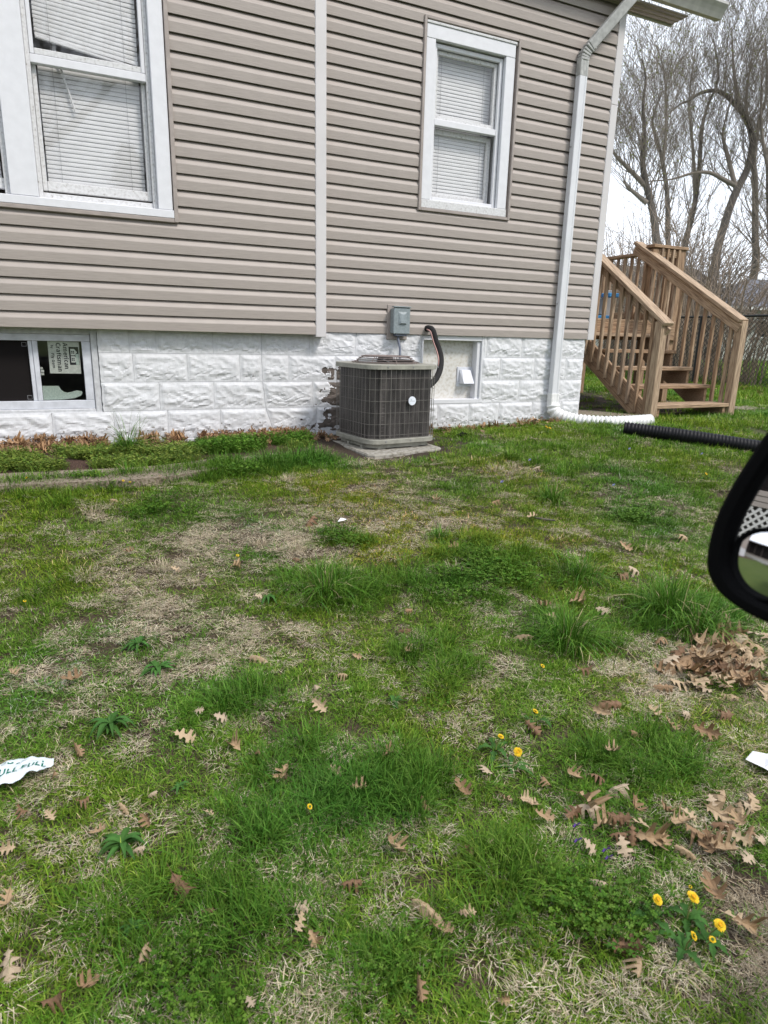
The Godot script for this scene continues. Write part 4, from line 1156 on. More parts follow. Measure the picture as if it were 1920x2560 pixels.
# ---------------------------------------------------------------- wooden steps and deck
func make_deck() -> void:
	var t := thing("wooden_deck", "weathered wooden deck with open steps and slanted baluster rails", "deck")
	var XL := 5.45
	var XR := 6.53
	var rise := 0.181
	var run := 0.266
	var gl := ground_at(XL, 0.2)
	# treads
	for k in 5:
		var y := 0.207 + rise * k
		var z := 0.295 - run * k
		board("tread", Vector3(XL + 0.002, y - 0.019, z - 0.135), Vector3(XR + 0.012, y - 0.019, z - 0.135), Vector3(0, 0, 1), 0.27, 0.038, wood(), t)
	# stringers cut as saw-teeth
	for x in [XL + 0.03, XR - 0.055]:
		var poly := []
		poly.append(Vector2(-0.27, gl - 0.05))
		for k in 5:
			var y := 0.207 + rise * k - 0.039
			var z := 0.275 - run * k
			poly.append(Vector2(-z, y))
			poly.append(Vector2(-z + run, y))
		poly.append(Vector2(1.05, 0.80))
		poly.append(Vector2(1.05, 0.70))
		poly.append(Vector2(-0.02, gl - 0.05))
		var g := G.new()
		g.prism(poly, Vector3(x, 0, 0), Vector3(0, 0, -1), Vector3(0, 1, 0), 0.038)
		part("stringer", g, M.wood1, t)
	# outer skirt board on the near side that carries the balusters
	var ls := Vector3(XL - 0.012, 0.05, 0.20)
	var le := Vector3(XL - 0.012, 0.05 + 0.68 * 1.24, 0.20 - 1.24)
	board("skirt_board", ls, le, Vector3(1, 0, 0), 0.030, 0.235, M.wood1, t)
	# rails
	var slope := 0.683
	for side in 2:
		var x: float = [XL - 0.028, XR + 0.045][side]
		var y0: float = [1.005, 1.075][side]
		var zf: float = [0.335, 0.285][side]
		var zb := -1.34
		var a := Vector3(x, y0, zf)
		var b := Vector3(x, y0 + (zf - zb) * slope * (1.0 if side == 0 else 0.86), zb)
		board("handrail", a, b, Vector3(1, 0, 0), 0.135, 0.038, wood(), t, 0.004)
		var down := Vector3(0, -0.078, 0)
		board("sub_rail", a + down + Vector3(-0.025 if side == 1 else 0.02, 0, -0.012), b + down + Vector3(-0.025 if side == 1 else 0.02, 0, -0.012), Vector3(1, 0, 0), 0.036, 0.092, wood(), t)
		# lower post
		var px: float = [XL - 0.045, XR + 0.062][side]
		var pz: float = [0.262, 0.255][side]
		var base := Vector3(px, ground_at(px, pz) - 0.12, pz)
		var tp := Vector3(px, y0 + (zf - pz) * slope - 0.02, pz)
		board("post", base, tp, Vector3(1, 0, 0), 0.088, 0.088, wood(), t, 0.004)
		# balusters
		for k in 12:
			var z := 0.165 - k * 0.120
			var f := (zf - z) / (zf - zb)
			var yt := lerpf(a.y, b.y, f) - 0.055
			var bx_: float = [XL - 0.046, XR + 0.030][side]
			var yb := 0.05 + (0.20 - z) * 0.68 - 0.045
			if side == 1:
				yb = 0.207 + rise * floorf((0.295 - z) / run) - 0.02
				if k > 8:
					yb = 1.10
			else:
				if k > 9:
					yb = 0.90
			board("baluster", Vector3(bx_ + rnd(-0.003, 0.003), yb, z + rnd(-0.005, 0.005)), Vector3(bx_, yt, z), Vector3(1, 0, 0), 0.034, 0.036, wood(), t, 0.003)
	# deck platform
	var DX0 := 4.80
	var DX1 := 7.14
	var DY := 1.10
	var DZ := -1.05
	var z := DZ - 0.07
	while z > -4.4:
		board("deck_board", Vector3(DX0, DY - 0.016, z), Vector3(DX1, DY - 0.016, z), Vector3(0, 0, 1), 0.135, 0.032, wood(), t)
		z -= 0.145
	board("rim_joist", Vector3(DX0, DY - 0.135, DZ - 0.002), Vector3(DX1, DY - 0.135, DZ - 0.002), Vector3(0, 0, 1), 0.038, 0.20, M.wood1, t)
	board("rim_joist", Vector3(DX1, DY - 0.135, DZ - 0.03), Vector3(DX1, DY - 0.135, -4.4), Vector3(1, 0, 0), 0.038, 0.20, M.wood1, t)
	# posts of the platform and its top rails
	for q in [[6.62, -1.12, 1.94], [7.08, -1.12, 1.955], [7.08, -2.7, 1.95], [7.08, -4.3, 1.95], [4.95, -4.3, 2.031]]:
		board("post", Vector3(q[0], 0.0 if q[0] > 5.5 else 1.0, q[1]), Vector3(q[0], q[2], q[1]), Vector3(1, 0, 0), 0.092, 0.092, wood(), t, 0.004)
	board("top_rail", Vector3(6.56, 1.972, -1.12), Vector3(7.15, 1.972, -1.12), Vector3(0, 0, 1), 0.135, 0.036, wood(), t)
	board("top_rail", Vector3(7.08, 1.970, -1.19), Vector3(7.08, 1.970, -4.36), Vector3(1, 0, 0), 0.135, 0.036, wood(), t)
	board("top_rail", Vector3(4.88, 1.970, -4.3), Vector3(7.01, 1.970, -4.3), Vector3(0, 0, 1), 0.135, 0.036, wood(), t)
	board("sub_rail", Vector3(6.68, 1.90, -1.10), Vector3(7.03, 1.90, -1.10), Vector3(0, 0, 1), 0.034, 0.085, wood(), t)
	board("sub_rail", Vector3(7.07, 1.19, -1.19), Vector3(7.07, 1.19, -4.3), Vector3(1, 0, 0), 0.034, 0.085, wood(), t)
	for k in 4:
		board("baluster", Vector3(6.72 + k * 0.095, 1.08, -1.075), Vector3(6.72 + k * 0.095, 1.95, -1.075), Vector3(1, 0, 0), 0.034, 0.034, wood(), t, 0.003)
	for k in 24:
		board("baluster", Vector3(7.05, 1.08, -1.26 - k * 0.125), Vector3(7.05, 1.95, -1.26 - k * 0.125), Vector3(1, 0, 0), 0.034, 0.034, wood(), t, 0.003)
	for k in 16:
		board("baluster", Vector3(5.05 + k * 0.125, 1.08, -4.27), Vector3(5.05 + k * 0.125, 1.95, -4.27), Vector3(1, 0, 0), 0.034, 0.034, wood(), t, 0.003)
	# toddler slide standing on the deck
	var s := thing("toy_slide", "bright blue and grey plastic toddler slide standing on the wooden deck", "toy slide", Vector3(6.55, 1.10, -1.95))
	board("slide_bed", Vector3(-0.30, 0.52, 0.0), Vector3(-0.13, 0.26, 0.02), Vector3(0, 0, 1), 0.30, 0.03, M.blue_plastic, s, 0.008)
	board("base_bar", Vector3(-0.42, 0.035, 0.10), Vector3(0.22, 0.055, 0.06), Vector3(0, 0, 1), 0.10, 0.05, M.blue_plastic, s, 0.01)
	board("step", Vector3(0.10, 0.34, 0.05), Vector3(0.28, 0.34, 0.05), Vector3(0, 0, 1), 0.16, 0.055, M.blue_plastic, s, 0.01)
	one("side_panel", Vector3(0.07, 0.08, -0.05), Vector3(0.20, 0.31, 0.0), M.grey_plastic, s, 0.015)
	one("side_panel", Vector3(0.24, 0.0, -0.12), Vector3(0.40, 0.42, -0.08), M.far_white, s, 0.01)
	# stepping slabs
	var g := G.new()
	g.prism([Vector2(4.86, 0.10), Vector2(5.30, 0.22), Vector2(5.12, -0.25), Vector2(4.95, -0.42), Vector2(4.72, -0.44), Vector2(4.70, 0.02)].map(func(q): return Vector2(q.y, q.x)), Vector3(0, ground_at(5, 0) - 0.05, 0), Vector3(0, 0, 1), Vector3(1, 0, 0), 0.085, 0.01)
	single("paving_slab", g, M.old_concrete, "worn brown paving slab beside the house corner under the steps", "paving slab")
	g = G.new()
	g.prism([Vector2(7.15, -0.28), Vector2(7.75, -0.35), Vector2(7.80, -0.05), Vector2(7.2, 0.02)].map(func(q): return Vector2(q.y, q.x)), Vector3(0, ground_at(7, 0) - 0.05, 0), Vector3(0, 0, 1), Vector3(1, 0, 0), 0.075, 0.01)
	single("paving_slab", g, M.old_concrete, "pale stepping slab in the grass beyond the wooden steps", "paving slab")

# ---------------------------------------------------------------- beyond the yard
func make_fence() -> void:
	var t := thing("chain_link_fence", "black chain link fence along the back of the yard", "fence")
	var X := 10.85
	for k in 7:
		var z := 4.0 - k * 2.6
		var g := G.new()
		g.tube([Vector3(X, -0.2, z), Vector3(X, 1.34, z)], [0.026], 8)
		part("post", g, M.chain, t)
	var g := G.new()
	g.tube([Vector3(X, 1.335, 4.1), Vector3(X, 1.335, -14.0)], [0.021], 8)
	part("top_rail", g, M.chain, t)
	g = G.new()
	var z := 5.2
	while z > -14.0:
		for s in [-1.0, 1.0]:
			var z0 := z
			var z1: float = z + s * 1.27
			g.beam(Vector3(X + s * 0.002, 0.06, z0), Vector3(X + s * 0.002, 1.33, z1), Vector3(1, 0, 0), 0.0048, 0.0048)
		z -= 0.085
	var m := part("chain_mesh", g, M.chain, t)
	m.set_meta("kind", "stuff")

func make_far_houses() -> void:
	var t := thing("neighbour_house", "pale green sided bungalow with blue grey roof beyond the chain link fence", "house", Vector3(33.0, 0.0, -19.2))
	t.rotation.y = -0.25
	for k in 14:
		plank("siding_board", Vector3(14.0, 0.195, 0.05), Transform3D(Basis(Vector3(1, 0, 0), 0.10), Vector3(5.6, 0.25 + k * 0.19, 0.0)), M.far_siding, t, 0.0)
	one("wall", Vector3(-1.4, 0.0, -5.0), Vector3(12.6, 2.85, -0.05), M.far_siding, t, 0.0)
	var w := one("window", Vector3(0.4, 1.25, 0.06), Vector3(1.5, 2.25, 0.12), M.far_white, t)
	one("pane", Vector3(0.5, 1.35, 0.121), Vector3(1.4, 2.15, 0.13), M.dark, w, 0.0)
	w = one("window", Vector3(3.4, 1.05, 0.06), Vector3(4.9, 2.25, 0.12), M.far_white, t)
	one("pane", Vector3(3.5, 1.15, 0.121), Vector3(4.8, 2.15, 0.13), M.dark, w, 0.0)
	one("eave_board", Vector3(-1.9, 2.70, 0.30), Vector3(13.0, 2.86, 0.52), M.far_white, t)
	var g := G.new()
	var A := Vector3(-1.9, 2.86, 0.55)
	var B := Vector3(13.0, 2.86, 0.55)
	var C := Vector3(13.0, 2.86, -5.5)
	var D := Vector3(-1.9, 2.86, -5.5)
	var R0 := Vector3(1.6, 4.5, -2.5)
	var R1 := Vector3(9.5, 4.5, -2.5)
	g.q4(A, B, R1, R0)
	g.t3(B, C, R1)
	g.q4(C, D, R0, R1)
	g.t3(D, A, R0)
	g.q4(A, D, C, B)
	part("roof", g, M.roof_blue, t)
	t = thing("neighbour_house", "dark brown gabled roof of a house half hidden by bare branches", "house", Vector3(50.0, 0.0, -43.0))
	t.rotation.y = -0.3
	t.scale = Vector3(1.5, 1.5, 1.5)
	one("wall", Vector3(-5.5, 0.0, -6.0), Vector3(5.5, 3.6, -0.2), M.far_siding, t, 0.0)
	w = one("window", Vector3(-3.5, 1.4, -0.19), Vector3(-2.3, 2.8, -0.1), M.far_white, t)
	one("pane", Vector3(-3.4, 1.5, -0.099), Vector3(-2.4, 2.7, -0.09), M.dark, w, 0.0)
	g = G.new()
	var P := [Vector3(-6.2, 3.4, 0.3), Vector3(6.2, 3.4, 0.3), Vector3(5.2, 5.6, -3.1), Vector3(-5.2, 5.6, -3.1), Vector3(6.2, 3.4, -6.6), Vector3(-6.2, 3.4, -6.6)]
	g.q4(P[0], P[1], P[2], P[3])
	g.q4(P[4], P[5], P[3], P[2])
	g.t3(P[1], P[4], P[2])
	g.t3(P[5], P[0], P[3])
	g.q4(P[0], P[5], P[4], P[1])
	part("roof", g, M.roof_brown, t)

# a limb that wanders and carries smaller ones; everything goes into one collector
func limb(g: G, from: Vector3, dir: Vector3, length: float, r: float, level: int, buds: G, tmin := 0.0035) -> void:
	var n := 4 if level < 2 else 3
	var p := [from]
	var rr := [r]
	var d := dir.normalized()
	for i in n:
		d = (d + Vector3(rnd(-1, 1), rnd(-0.35, 0.9), rnd(-1, 1)) * 0.20).normalized()
		p.append(p[i] + d * length / n)
		rr.append(maxf(tmin, r * (1.0 - 0.75 * (i + 1.0) / n)))
	g.tube(p, rr, 5 if level == 0 else (4 if level == 1 else 3), false)
	if level >= 3:
		if buds and rng.randf() < 0.16:
			var c: Vector3 = p[n]
			buds.box(Transform3D(Basis(Vector3(0.6, 0.64, 0.48), rnd(0, 6)), c), Vector3(0.05, 0.09, 0.035) * rnd(0.6, 1.4))
		return
	var kids: int = [7, 6, 6][level]
	for k in kids:
		var f := rnd(0.22, 1.0)
		var seg := minf(f * n, n - 0.001)
		var at: Vector3 = p[int(seg)].lerp(p[int(seg) + 1], seg - int(seg))
		var side := Vector3(rnd(-1, 1), rnd(-0.2, 0.8), rnd(-1, 1)).normalized()
		var cd := (d * 0.75 + side * 0.85 + Vector3(0, 0.25, 0)).normalized()
		limb(g, at, cd, length * rnd(0.38, 0.62), maxf(tmin * 1.25, r * (1.0 - 0.7 * f) * 0.55), level + 1, buds, tmin)

func tree_from(lines: Array, label: String, r0: float) -> void:
	var foot: Vector3 = lines[0][0]
	var t := thing("bare_tree", label, "tree", Vector3(foot.x, -0.1, foot.z), "bare trees beyond the fence")
	var o := t.position
	var trunk := G.new()
	var crown := G.new()
	var buds := G.new()
	for li in lines.size():
		var raw: Array = lines[li].map(func(q): return q - o)
		if li == 0:
			raw = [Vector3(0, 0, 0)] + raw
		# each limb leaves the plane of the picture, so the crown has depth
		var drift := Vector3(rnd(-0.5, 0.5), 0, rnd(-0.5, 0.5)) * (4.5 if li > 0 else 0.0)
		var p := []
		for i in raw.size():
			p.append(raw[i] + drift * pow(float(i) / raw.size(), 1.5))
		p = smooth_path(p, 3)
		var rad := []
		for i in p.size():
			var f := float(i) / p.size()
			rad.append(maxf(0.04, (r0 if li == 0 else r0 * 0.55) * (1.0 - 0.86 * f)))
		(trunk if li == 0 else crown).tube(p, rad, 9, false)
		var m := 29 if li == 0 else 20
		for k in m:
			var f := lerpf(0.22 if li == 0 else 0.15, 1.0, (k + rng.randf()) / m)
			var i := mini(int(f * (p.size() - 1)), p.size() - 2)
			var d: Vector3 = (p[i + 1] - p[i]).normalized()
			var side := Vector3(rnd(-1, 1), rnd(0.1, 1.0), rnd(-1, 1)).normalized()
			limb(crown, p[i], d * 0.35 + side + Vector3(0, 0.45, 0), rnd(3.0, 6.2) * (1.15 - 0.35 * f), maxf(0.022, float(rad[i]) * 0.22), 1, buds, 0.0080)
	part("trunk", trunk, M.bark, t)
	part("crown", crown, M.twig, t)
	part("buds", buds, M.bud, t)

func make_trees() -> void:
	var labels := ["bare tree with a mossy leaning trunk and hooked low limb", "slim bare tree forking into two straight stems", "tall bare tree with a straight grey trunk behind the others", "gnarled bare tree whose long limb arches over", "bare tree with a thick upright trunk by the pale bungalow", "bare tree with a forked trunk and rising branches"]
	for k in TREES.size():
		tree_from(TREES[k], labels[k], [0.33, 0.25, 0.31, 0.36, 0.35, 0.32][k])
	# leafless thicket by the fence
	var names := ["tangled leafless thicket of arching canes behind the deck", "leafless bramble thicket of thin brown canes along the fence", "leafless thicket of pale arching stems over the fence end", "leafless brushwood of upright twigs behind the deck rail"]
	var spots := [[13.2, -6.3, 4.2], [12.0, -4.3, 3.4], [13.2, -1.9, 3.6], [13.8, -8.2, 4.6]]
	for k in 4:
		var t := thing("leafless_shrub", names[k], "shrub", Vector3(spots[k][0], 0.0, spots[k][1]))
		var g := G.new()
		for s in (120 if k == 1 else 210):
			var a := rnd(0, TAU)
			var b := Vector3(cos(a) * rnd(0, 1.0), 0.0, sin(a) * rnd(0, 1.4))
			var lean := Vector3(cos(a + rnd(-0.6, 0.6)), 0, sin(a + rnd(-0.6, 0.6)))
			var hgt: float = spots[k][2] * rnd(0.5, 1.15)
			var p := []
			var bend := rnd(0.3, 1.7)
			for i in 7:
				var f := i / 6.0
				p.append(b + Vector3(0, hgt * f * (1.0 - 0.22 * bend * f * f), 0) + lean * bend * f * f * 1.3 + Vector3(rnd(-0.04, 0.04), 0, rnd(-0.04, 0.04)))
			g.tube(p, [0.013, 0.011, 0.010, 0.008, 0.007, 0.005, 0.0035], 4, false)
			for j in 6:
				var i := rng.randi_range(2, 5)
				limb(g, p[i], Vector3(rnd(-1, 1), rnd(0.1, 1.1), rnd(-1, 1)), rnd(0.3, 0.8), 0.0055, 3, null, 0.0035)
		part("canes", g, M.cane if k % 2 else M.twig, t)
	make_opposite()
	# the oak across the road whose leaves lie on the lawn
	var o := [[Vector3(-2.0, 1.0, 17.0), Vector3(-2.0, 3.5, 17.0), Vector3(-1.8, 6.0, 17.2), Vector3(-2.1, 8.5, 17.0), Vector3(-1.7, 11.0, 17.3)], [Vector3(-1.9, 4.0, 17.0), Vector3(-3.8, 6.0, 16.0), Vector3(-5.5, 8.5, 16.5)], [Vector3(-1.9, 4.5, 17.0), Vector3(0.5, 6.5, 17.5), Vector3(2.2, 9.0, 17.0)]]
	tree_from(o, "large bare oak standing across the road from the house", 0.32)

# the other side of the road, which only the window glass and the mirror show
func make_opposite() -> void:
	for k in 2:
		var t := thing("opposite_house", ["white house with a grey gabled roof across the road", "tan house with a brown gabled roof across the road"][k], "house", Vector3([-8.0, 7.5][k], -0.5, 21.0 + k))
		one("wall", Vector3(-4.6, 0.0, 0.0), Vector3(4.6, 3.2, 7.0), [M.far_white, M.vinyl_trim][k], t)
		for x in [-3.2, 2.0]:
			var w := one("window", Vector3(x, 1.2, -0.06), Vector3(x + 1.2, 2.5, -0.001), M.far_white, t)
			one("pane", Vector3(x + 0.1, 1.3, -0.075), Vector3(x + 1.1, 2.4, -0.0605), M.dark, w, 0.0)
		one("door", Vector3(-0.5, 0.2, -0.05), Vector3(0.45, 2.3, -0.001), M.roof_brown, t)
		var g := G.new()
		g.prism([Vector2(-0.5, 3.1), Vector2(7.5, 3.1), Vector2(3.5, 6.0)].map(func(q): return Vector2(q.y, q.x)), Vector3(-5.0, 0, 0), Vector3(0, 1, 0), Vector3(0, 0, 1), 10.0)
		part("roof", g, [M.roof_blue, M.roof_brown][k], t)
	for k in 9:
		var t := thing("evergreen", "tall dark evergreen tree in the row across the road", "tree", Vector3(-20.0 + k * 4.6, -0.5, 27.5 + 2.0 * sin(k * 2.3)), "evergreens in the row across the road")
		var g := G.new()
		g.tube([Vector3.ZERO, Vector3(0, 2.0, 0)], [0.25, 0.2], 8)
		part("trunk", g, M.bark, t)
		g = G.new()
		for j in 420:
			var h := pow(rng.randf(), 0.8)
			var r := 2.3 * (1.05 - h) * sqrt(rnd(0.25, 1.0))
			var a := rnd(0, TAU)
			var s := rnd(0.7, 1.3)
			g.col = Color(0.030 * s, 0.060 * s, 0.026 * s)
			var c := Vector3(cos(a) * r, 0.6 + h * (7.0 + sin(k * 1.7)), sin(a) * r)
			var d := Vector3(cos(a), -0.35, sin(a))
			g.q4(c - d * 0.5 + Vector3(0, 0.1, 0), c + Vector3(-sin(a), 0, cos(a)) * 0.35, c + d * 0.6, c + Vector3(sin(a), 0, -cos(a)) * 0.35)
		part("crown", g, M.leaf_dark, t)

# ---------------------------------------------------------------- the car we look out of, and what its mirror shows
func make_car() -> void:
	var t := thing("car", "dark car at the roadside with a black door mirror", "car", Vector3(0, -0.62, 5.09))
	var road := Vector3(0, 0, 0)
	one("door", Vector3(-0.62, 0.42, 0.0), Vector3(0.46, 1.02, 0.06), M.car_paint, t, 0.02)
	one("rear_door", Vector3(-1.55, 0.42, 0.0), Vector3(-0.63, 1.02, 0.06), M.car_paint, t, 0.02)
	one("far_doors", Vector3(-1.55, 0.42, 1.70), Vector3(0.46, 1.02, 1.76), M.car_paint, t, 0.02)
	one("floor", Vector3(-1.6, 0.30, 0.02), Vector3(0.60, 0.42, 1.74), M.seat, t, 0.0)
	one("hood", Vector3(0.47, 0.34, 0.02), Vector3(2.2, 1.00, 1.74), M.car_paint, t, 0.12)
	one("boot", Vector3(-2.4, 0.34, 0.02), Vector3(-1.56, 1.02, 1.74), M.car_paint, t, 0.10)
	one("roof", Vector3(-1.55, 1.74, 0.16), Vector3(-0.10, 1.80, 1.60), M.car_paint, t, 0.02)
	for zz in [0.13, 1.63]:
		board("pillar", Vector3(0.60, 1.00, zz - (0.05 if zz < 1 else -0.05)), Vector3(-0.12, 1.76, zz), Vector3(0, 0, 1), 0.06, 0.05, M.car_paint, t)
		board("pillar", Vector3(-0.66, 1.02, zz - 0.03), Vector3(-0.74, 1.75, zz), Vector3(0, 0, 1), 0.05, 0.06, M.car_paint, t)
		board("pillar", Vector3(-1.75, 1.02, zz), Vector3(-1.50, 1.75, zz), Vector3(0, 0, 1), 0.05, 0.12, M.car_paint, t)
	for x in [-0.55, -1.35]:
		for z in [0.35, 1.05]:
			one("seat", Vector3(x - 0.28, 0.43, z), Vector3(x + 0.22, 0.66, z + 0.5), M.seat, t, 0.06)
	for x in [-1.62, 1.35]:
		for z in [0.0, 1.60]:
			var g := G.new()
			g.tube([Vector3(x, 0.33, z), Vector3(x, 0.33, z + 0.02), Vector3(x, 0.33, z + 0.16), Vector3(x, 0.33, z + 0.18)], [0.29, 0.33, 0.33, 0.29], 28)
			var w := part("wheel", g, M.tyre, t)
			g = G.new()
			g.tube([Vector3(x, 0.33, z - 0.006), Vector3(x, 0.33, z - 0.001)], [0.19, 0.2], 24)
			part("rim", g, M.grey_plastic, w)
	# door mirror
	var mr := Node3D.new()
	mr.name = "door_mirror"
	t.add_child(mr)
	var P0 := Vector3(0.5454, 0.6492, 4.8346) - t.position
	var N := Vector3(-0.985, 0.1009, 0.1399)
	var U := Vector3(0.1572, 0.1917, 0.9688)
	var V := Vector3(0.0709, 0.9763, -0.2047)
	mr.transform = Transform3D(Basis(U, V, N).orthonormalized(), P0)
	var outer := MIRROR_OUTER.map(func(q): return Vector2(q[0], q[1]))
	var inner := MIRROR_INNER.map(func(q): return Vector2(q[0], q[1]))
	outer = smooth_loop(outer, 4)
	inner = smooth_loop(inner, 4)
	var n := outer.size()
	var g := G.new()
	# ring profile between the rim and the glass, then a domed shell behind
	var rings := []
	for s in [[0.0, -0.012], [0.0, -0.004], [0.12, 0.003], [0.30, 0.005], [0.72, 0.005], [0.90, 0.002], [1.0, -0.007]]:
		var ring := []
		for i in n:
			var q: Vector2 = outer[i].lerp(inner[i], s[0])
			ring.append(Vector3(q.x, q.y, s[1]))
		rings.append(ring)
	var cen := Vector2(0.035, 0.008)
	for s in [[0.97, -0.030], [0.88, -0.060], [0.66, -0.085], [0.30, -0.098], [0.02, -0.101]]:
		var ring := []
		for i in n:
			var q: Vector2 = cen + (outer[i] - cen) * s[0]
			ring.append(Vector3(q.x, q.y, s[1]))
		rings.push_front(ring)
	for k in rings.size() - 1:
		for i in n:
			var j := (i + 1) % n
			var mid := Vector3(0.035, 0.008, -0.05) if k < 8 else Vector3(0.035, 0.008, -0.3)
			g.out4(rings[k][i], rings[k][j], rings[k + 1][j], rings[k + 1][i], mid)
	part("housing", g, M.rubber, mr)
	g = G.new()
	g.prism(inner, Vector3(0, 0, -0.010), Vector3(1, 0, 0), Vector3(0, 1, 0), 0.003)
	part("mirror_glass", g, M.mirror, mr)
	g = G.new()
	# stick-on convex spot mirror: spherical cap
	var sr := 0.0305
	var sc := Vector3(0.0205, -0.0325, -0.0068)
	var cap := 0.0042
	var prev := []
	for k in 9:
		var f := k / 8.0
		var ring := []
		var nr := []
		for i in 33:
			var a := TAU * i / 32
			ring.append(sc + Vector3(cos(a) * sr * f, sin(a) * sr * f, cap * (1.0 - f * f)))
			nr.append(Vector3(cos(a) * f * 2.0 * cap / sr, sin(a) * f * 2.0 * cap / sr, 1.0).normalized())
		if k > 0:
			for i in 32:
				g.t3n(prev[0][i], ring[i], ring[i + 1], prev[1][i], nr[i], nr[i + 1])
				if k > 1:
					g.t3n(prev[0][i], ring[i + 1], prev[0][i + 1], prev[1][i], nr[i + 1], prev[1][i + 1])
		prev = [ring, nr]
	part("spot_mirror", g, M.mirror, mr)
	g = G.new()
	var rim := []
	for i in 33:
		var a := TAU * i / 32
		rim.append(sc + Vector3(cos(a) * (sr + 0.0015), sin(a) * (sr + 0.0015), 0.0005))
	g.tube(rim, [0.0022], 6, false)
	part("spot_mirror_rim", g, M.rubber, mr)
	g = G.new()
	g.beam(Vector3(0.06, -0.05, -0.05), Vector3(0.27, -0.09, -0.02), Vector3(0, 0, 1), 0.05, 0.05, 0.01)
	part("mirror_arm", g, M.rubber, mr)
	# porch seen in the mirror
	var h := thing("neighbour_porch", "screened porch with beige siding and white lattice skirt seen in the car mirror", "porch", Vector3(-9.0, 0.0, 0.0))
	for k in 3:
		one("siding_board", Vector3(-0.05, 0.43 + k * 0.08, -6.0), Vector3(0.02 + 0.006 * k, 0.505 + k * 0.08, 6.0), M.vinyl, h, 0.006)
	for k in 9:
		one("screen_post", Vector3(-0.06, 0.67, -6.0 + k * 1.45), Vector3(0.03, 2.6, -5.9 + k * 1.45), M.roof_brown, h)
	one("screen", Vector3(-0.04, 0.67, -6.0), Vector3(-0.03, 2.6, 6.0), M.screen, h, 0.0)
	one("back_wall", Vector3(-3.1, -0.3, -6.0), Vector3(-3.0, 2.6, 6.0), M.vinyl_trim, h, 0.0)
	one("end_wall", Vector3(-3.0, -0.3, -6.05), Vector3(-0.06, 2.6, -6.0), M.vinyl_trim, h, 0.0)
	one("end_wall", Vector3(-3.0, -0.3, 6.0), Vector3(-0.06, 2.6, 6.05), M.vinyl_trim, h, 0.0)
	one("floor", Vector3(-3.0, 0.46, -6.0), Vector3(-0.06, 0.52, 6.0), M.wood1, h, 0.0)
	one("roof", Vector3(-3.3, 2.6, -6.4), Vector3(0.4, 2.75, 6.4), M.roof_brown, h, 0.02)
	var zz := -5.6
	while zz < 6.0:
		for s in [-1.0, 1.0]:
			board("lattice_strip", Vector3(0.005 + s * 0.004, -0.12, zz), Vector3(0.005 + s * 0.004, 0.42, zz + s * 0.54), Vector3(0, 1, 0), 0.034, 0.005, M.far_white, h, 0.0)
		zz += 0.115

func smooth_loop(p: Array, k: int) -> Array:
	var out := []
	var n := p.size()
	for i in n:
		for j in k:
			out.append(p[i].cubic_interpolate(p[(i + 1) % n], p[(i - 1 + n) % n], p[(i + 2) % n], float(j) / k))
	return out

# ---------------------------------------------------------------- ground and plants
func field(list: Array, x: float, z: float) -> float:
	var s := 0.0
	for q in list:
		var dx: float = (x - q[0]) / q[2]
		var dz: float = (z - q[1]) / q[3]
		var d := dx * dx + dz * dz
		if d < 5.0:
			s += q[4] * exp(-d)
	return s

func in_bed(x: float, z: float) -> bool:
	return x < 1.76 and (z < path_back(x) + 0.02 or x > 0.95 and z < 0.90 - 0.08 * (x - 0.95))

func path_back(x: float) -> float:
	return 0.93 - 0.26 * sm((x - 0.35) / 1.0) + 0.02 * sin(x * 5.0)

func bare(x: float, z: float) -> float:
	# trodden or shaded soil: under the steps, round the pad, on the roadside bank
	var s := 0.0
	if x > 4.75 and x < 7.5 and z < -1.0 and z > -4.6:
		return 1.0
	s = maxf(s, 1.0 - sm((Vector2((x - 5.75) / 1.15, (z + 0.85) / 1.05).length() - 0.85) / 0.25))
	s = maxf(s, 0.95 * (1.0 - sm((Vector2((x - 2.15) / 0.85, (z - 0.55) / 0.60).length() - 0.8) / 0.3)))
	s = maxf(s, 0.55 * (1.0 - sm((Vector2((x - 2.95) / 0.45, (z - 0.55) / 0.22).length() - 0.6) / 0.5)))
	s = maxf(s, 0.95 * (1.0 - sm((Vector2((x - 1.36) / 0.34, (z - 4.58) / 0.19).length() - 0.55) / 0.5)))
	s = maxf(s, 0.7 * (1.0 - sm((Vector2((x - 2.35) / 0.5, (z - 4.15) / 0.28).length() - 0.6) / 0.5)))
	return s

func spread_axis(fine0: float, fine1: float, step: float, far: float) -> Array:
	var a := []
	var v := fine0
	while v < fine1:
		a.append(v)
		v += step
	var s := step
	while v < far:
		a.append(v)
		s *= 1.35
		v += s
	s = step
	v = fine0
	while v > -far:
		s *= 1.35
		v -= s
		a.push_front(v)
	return a

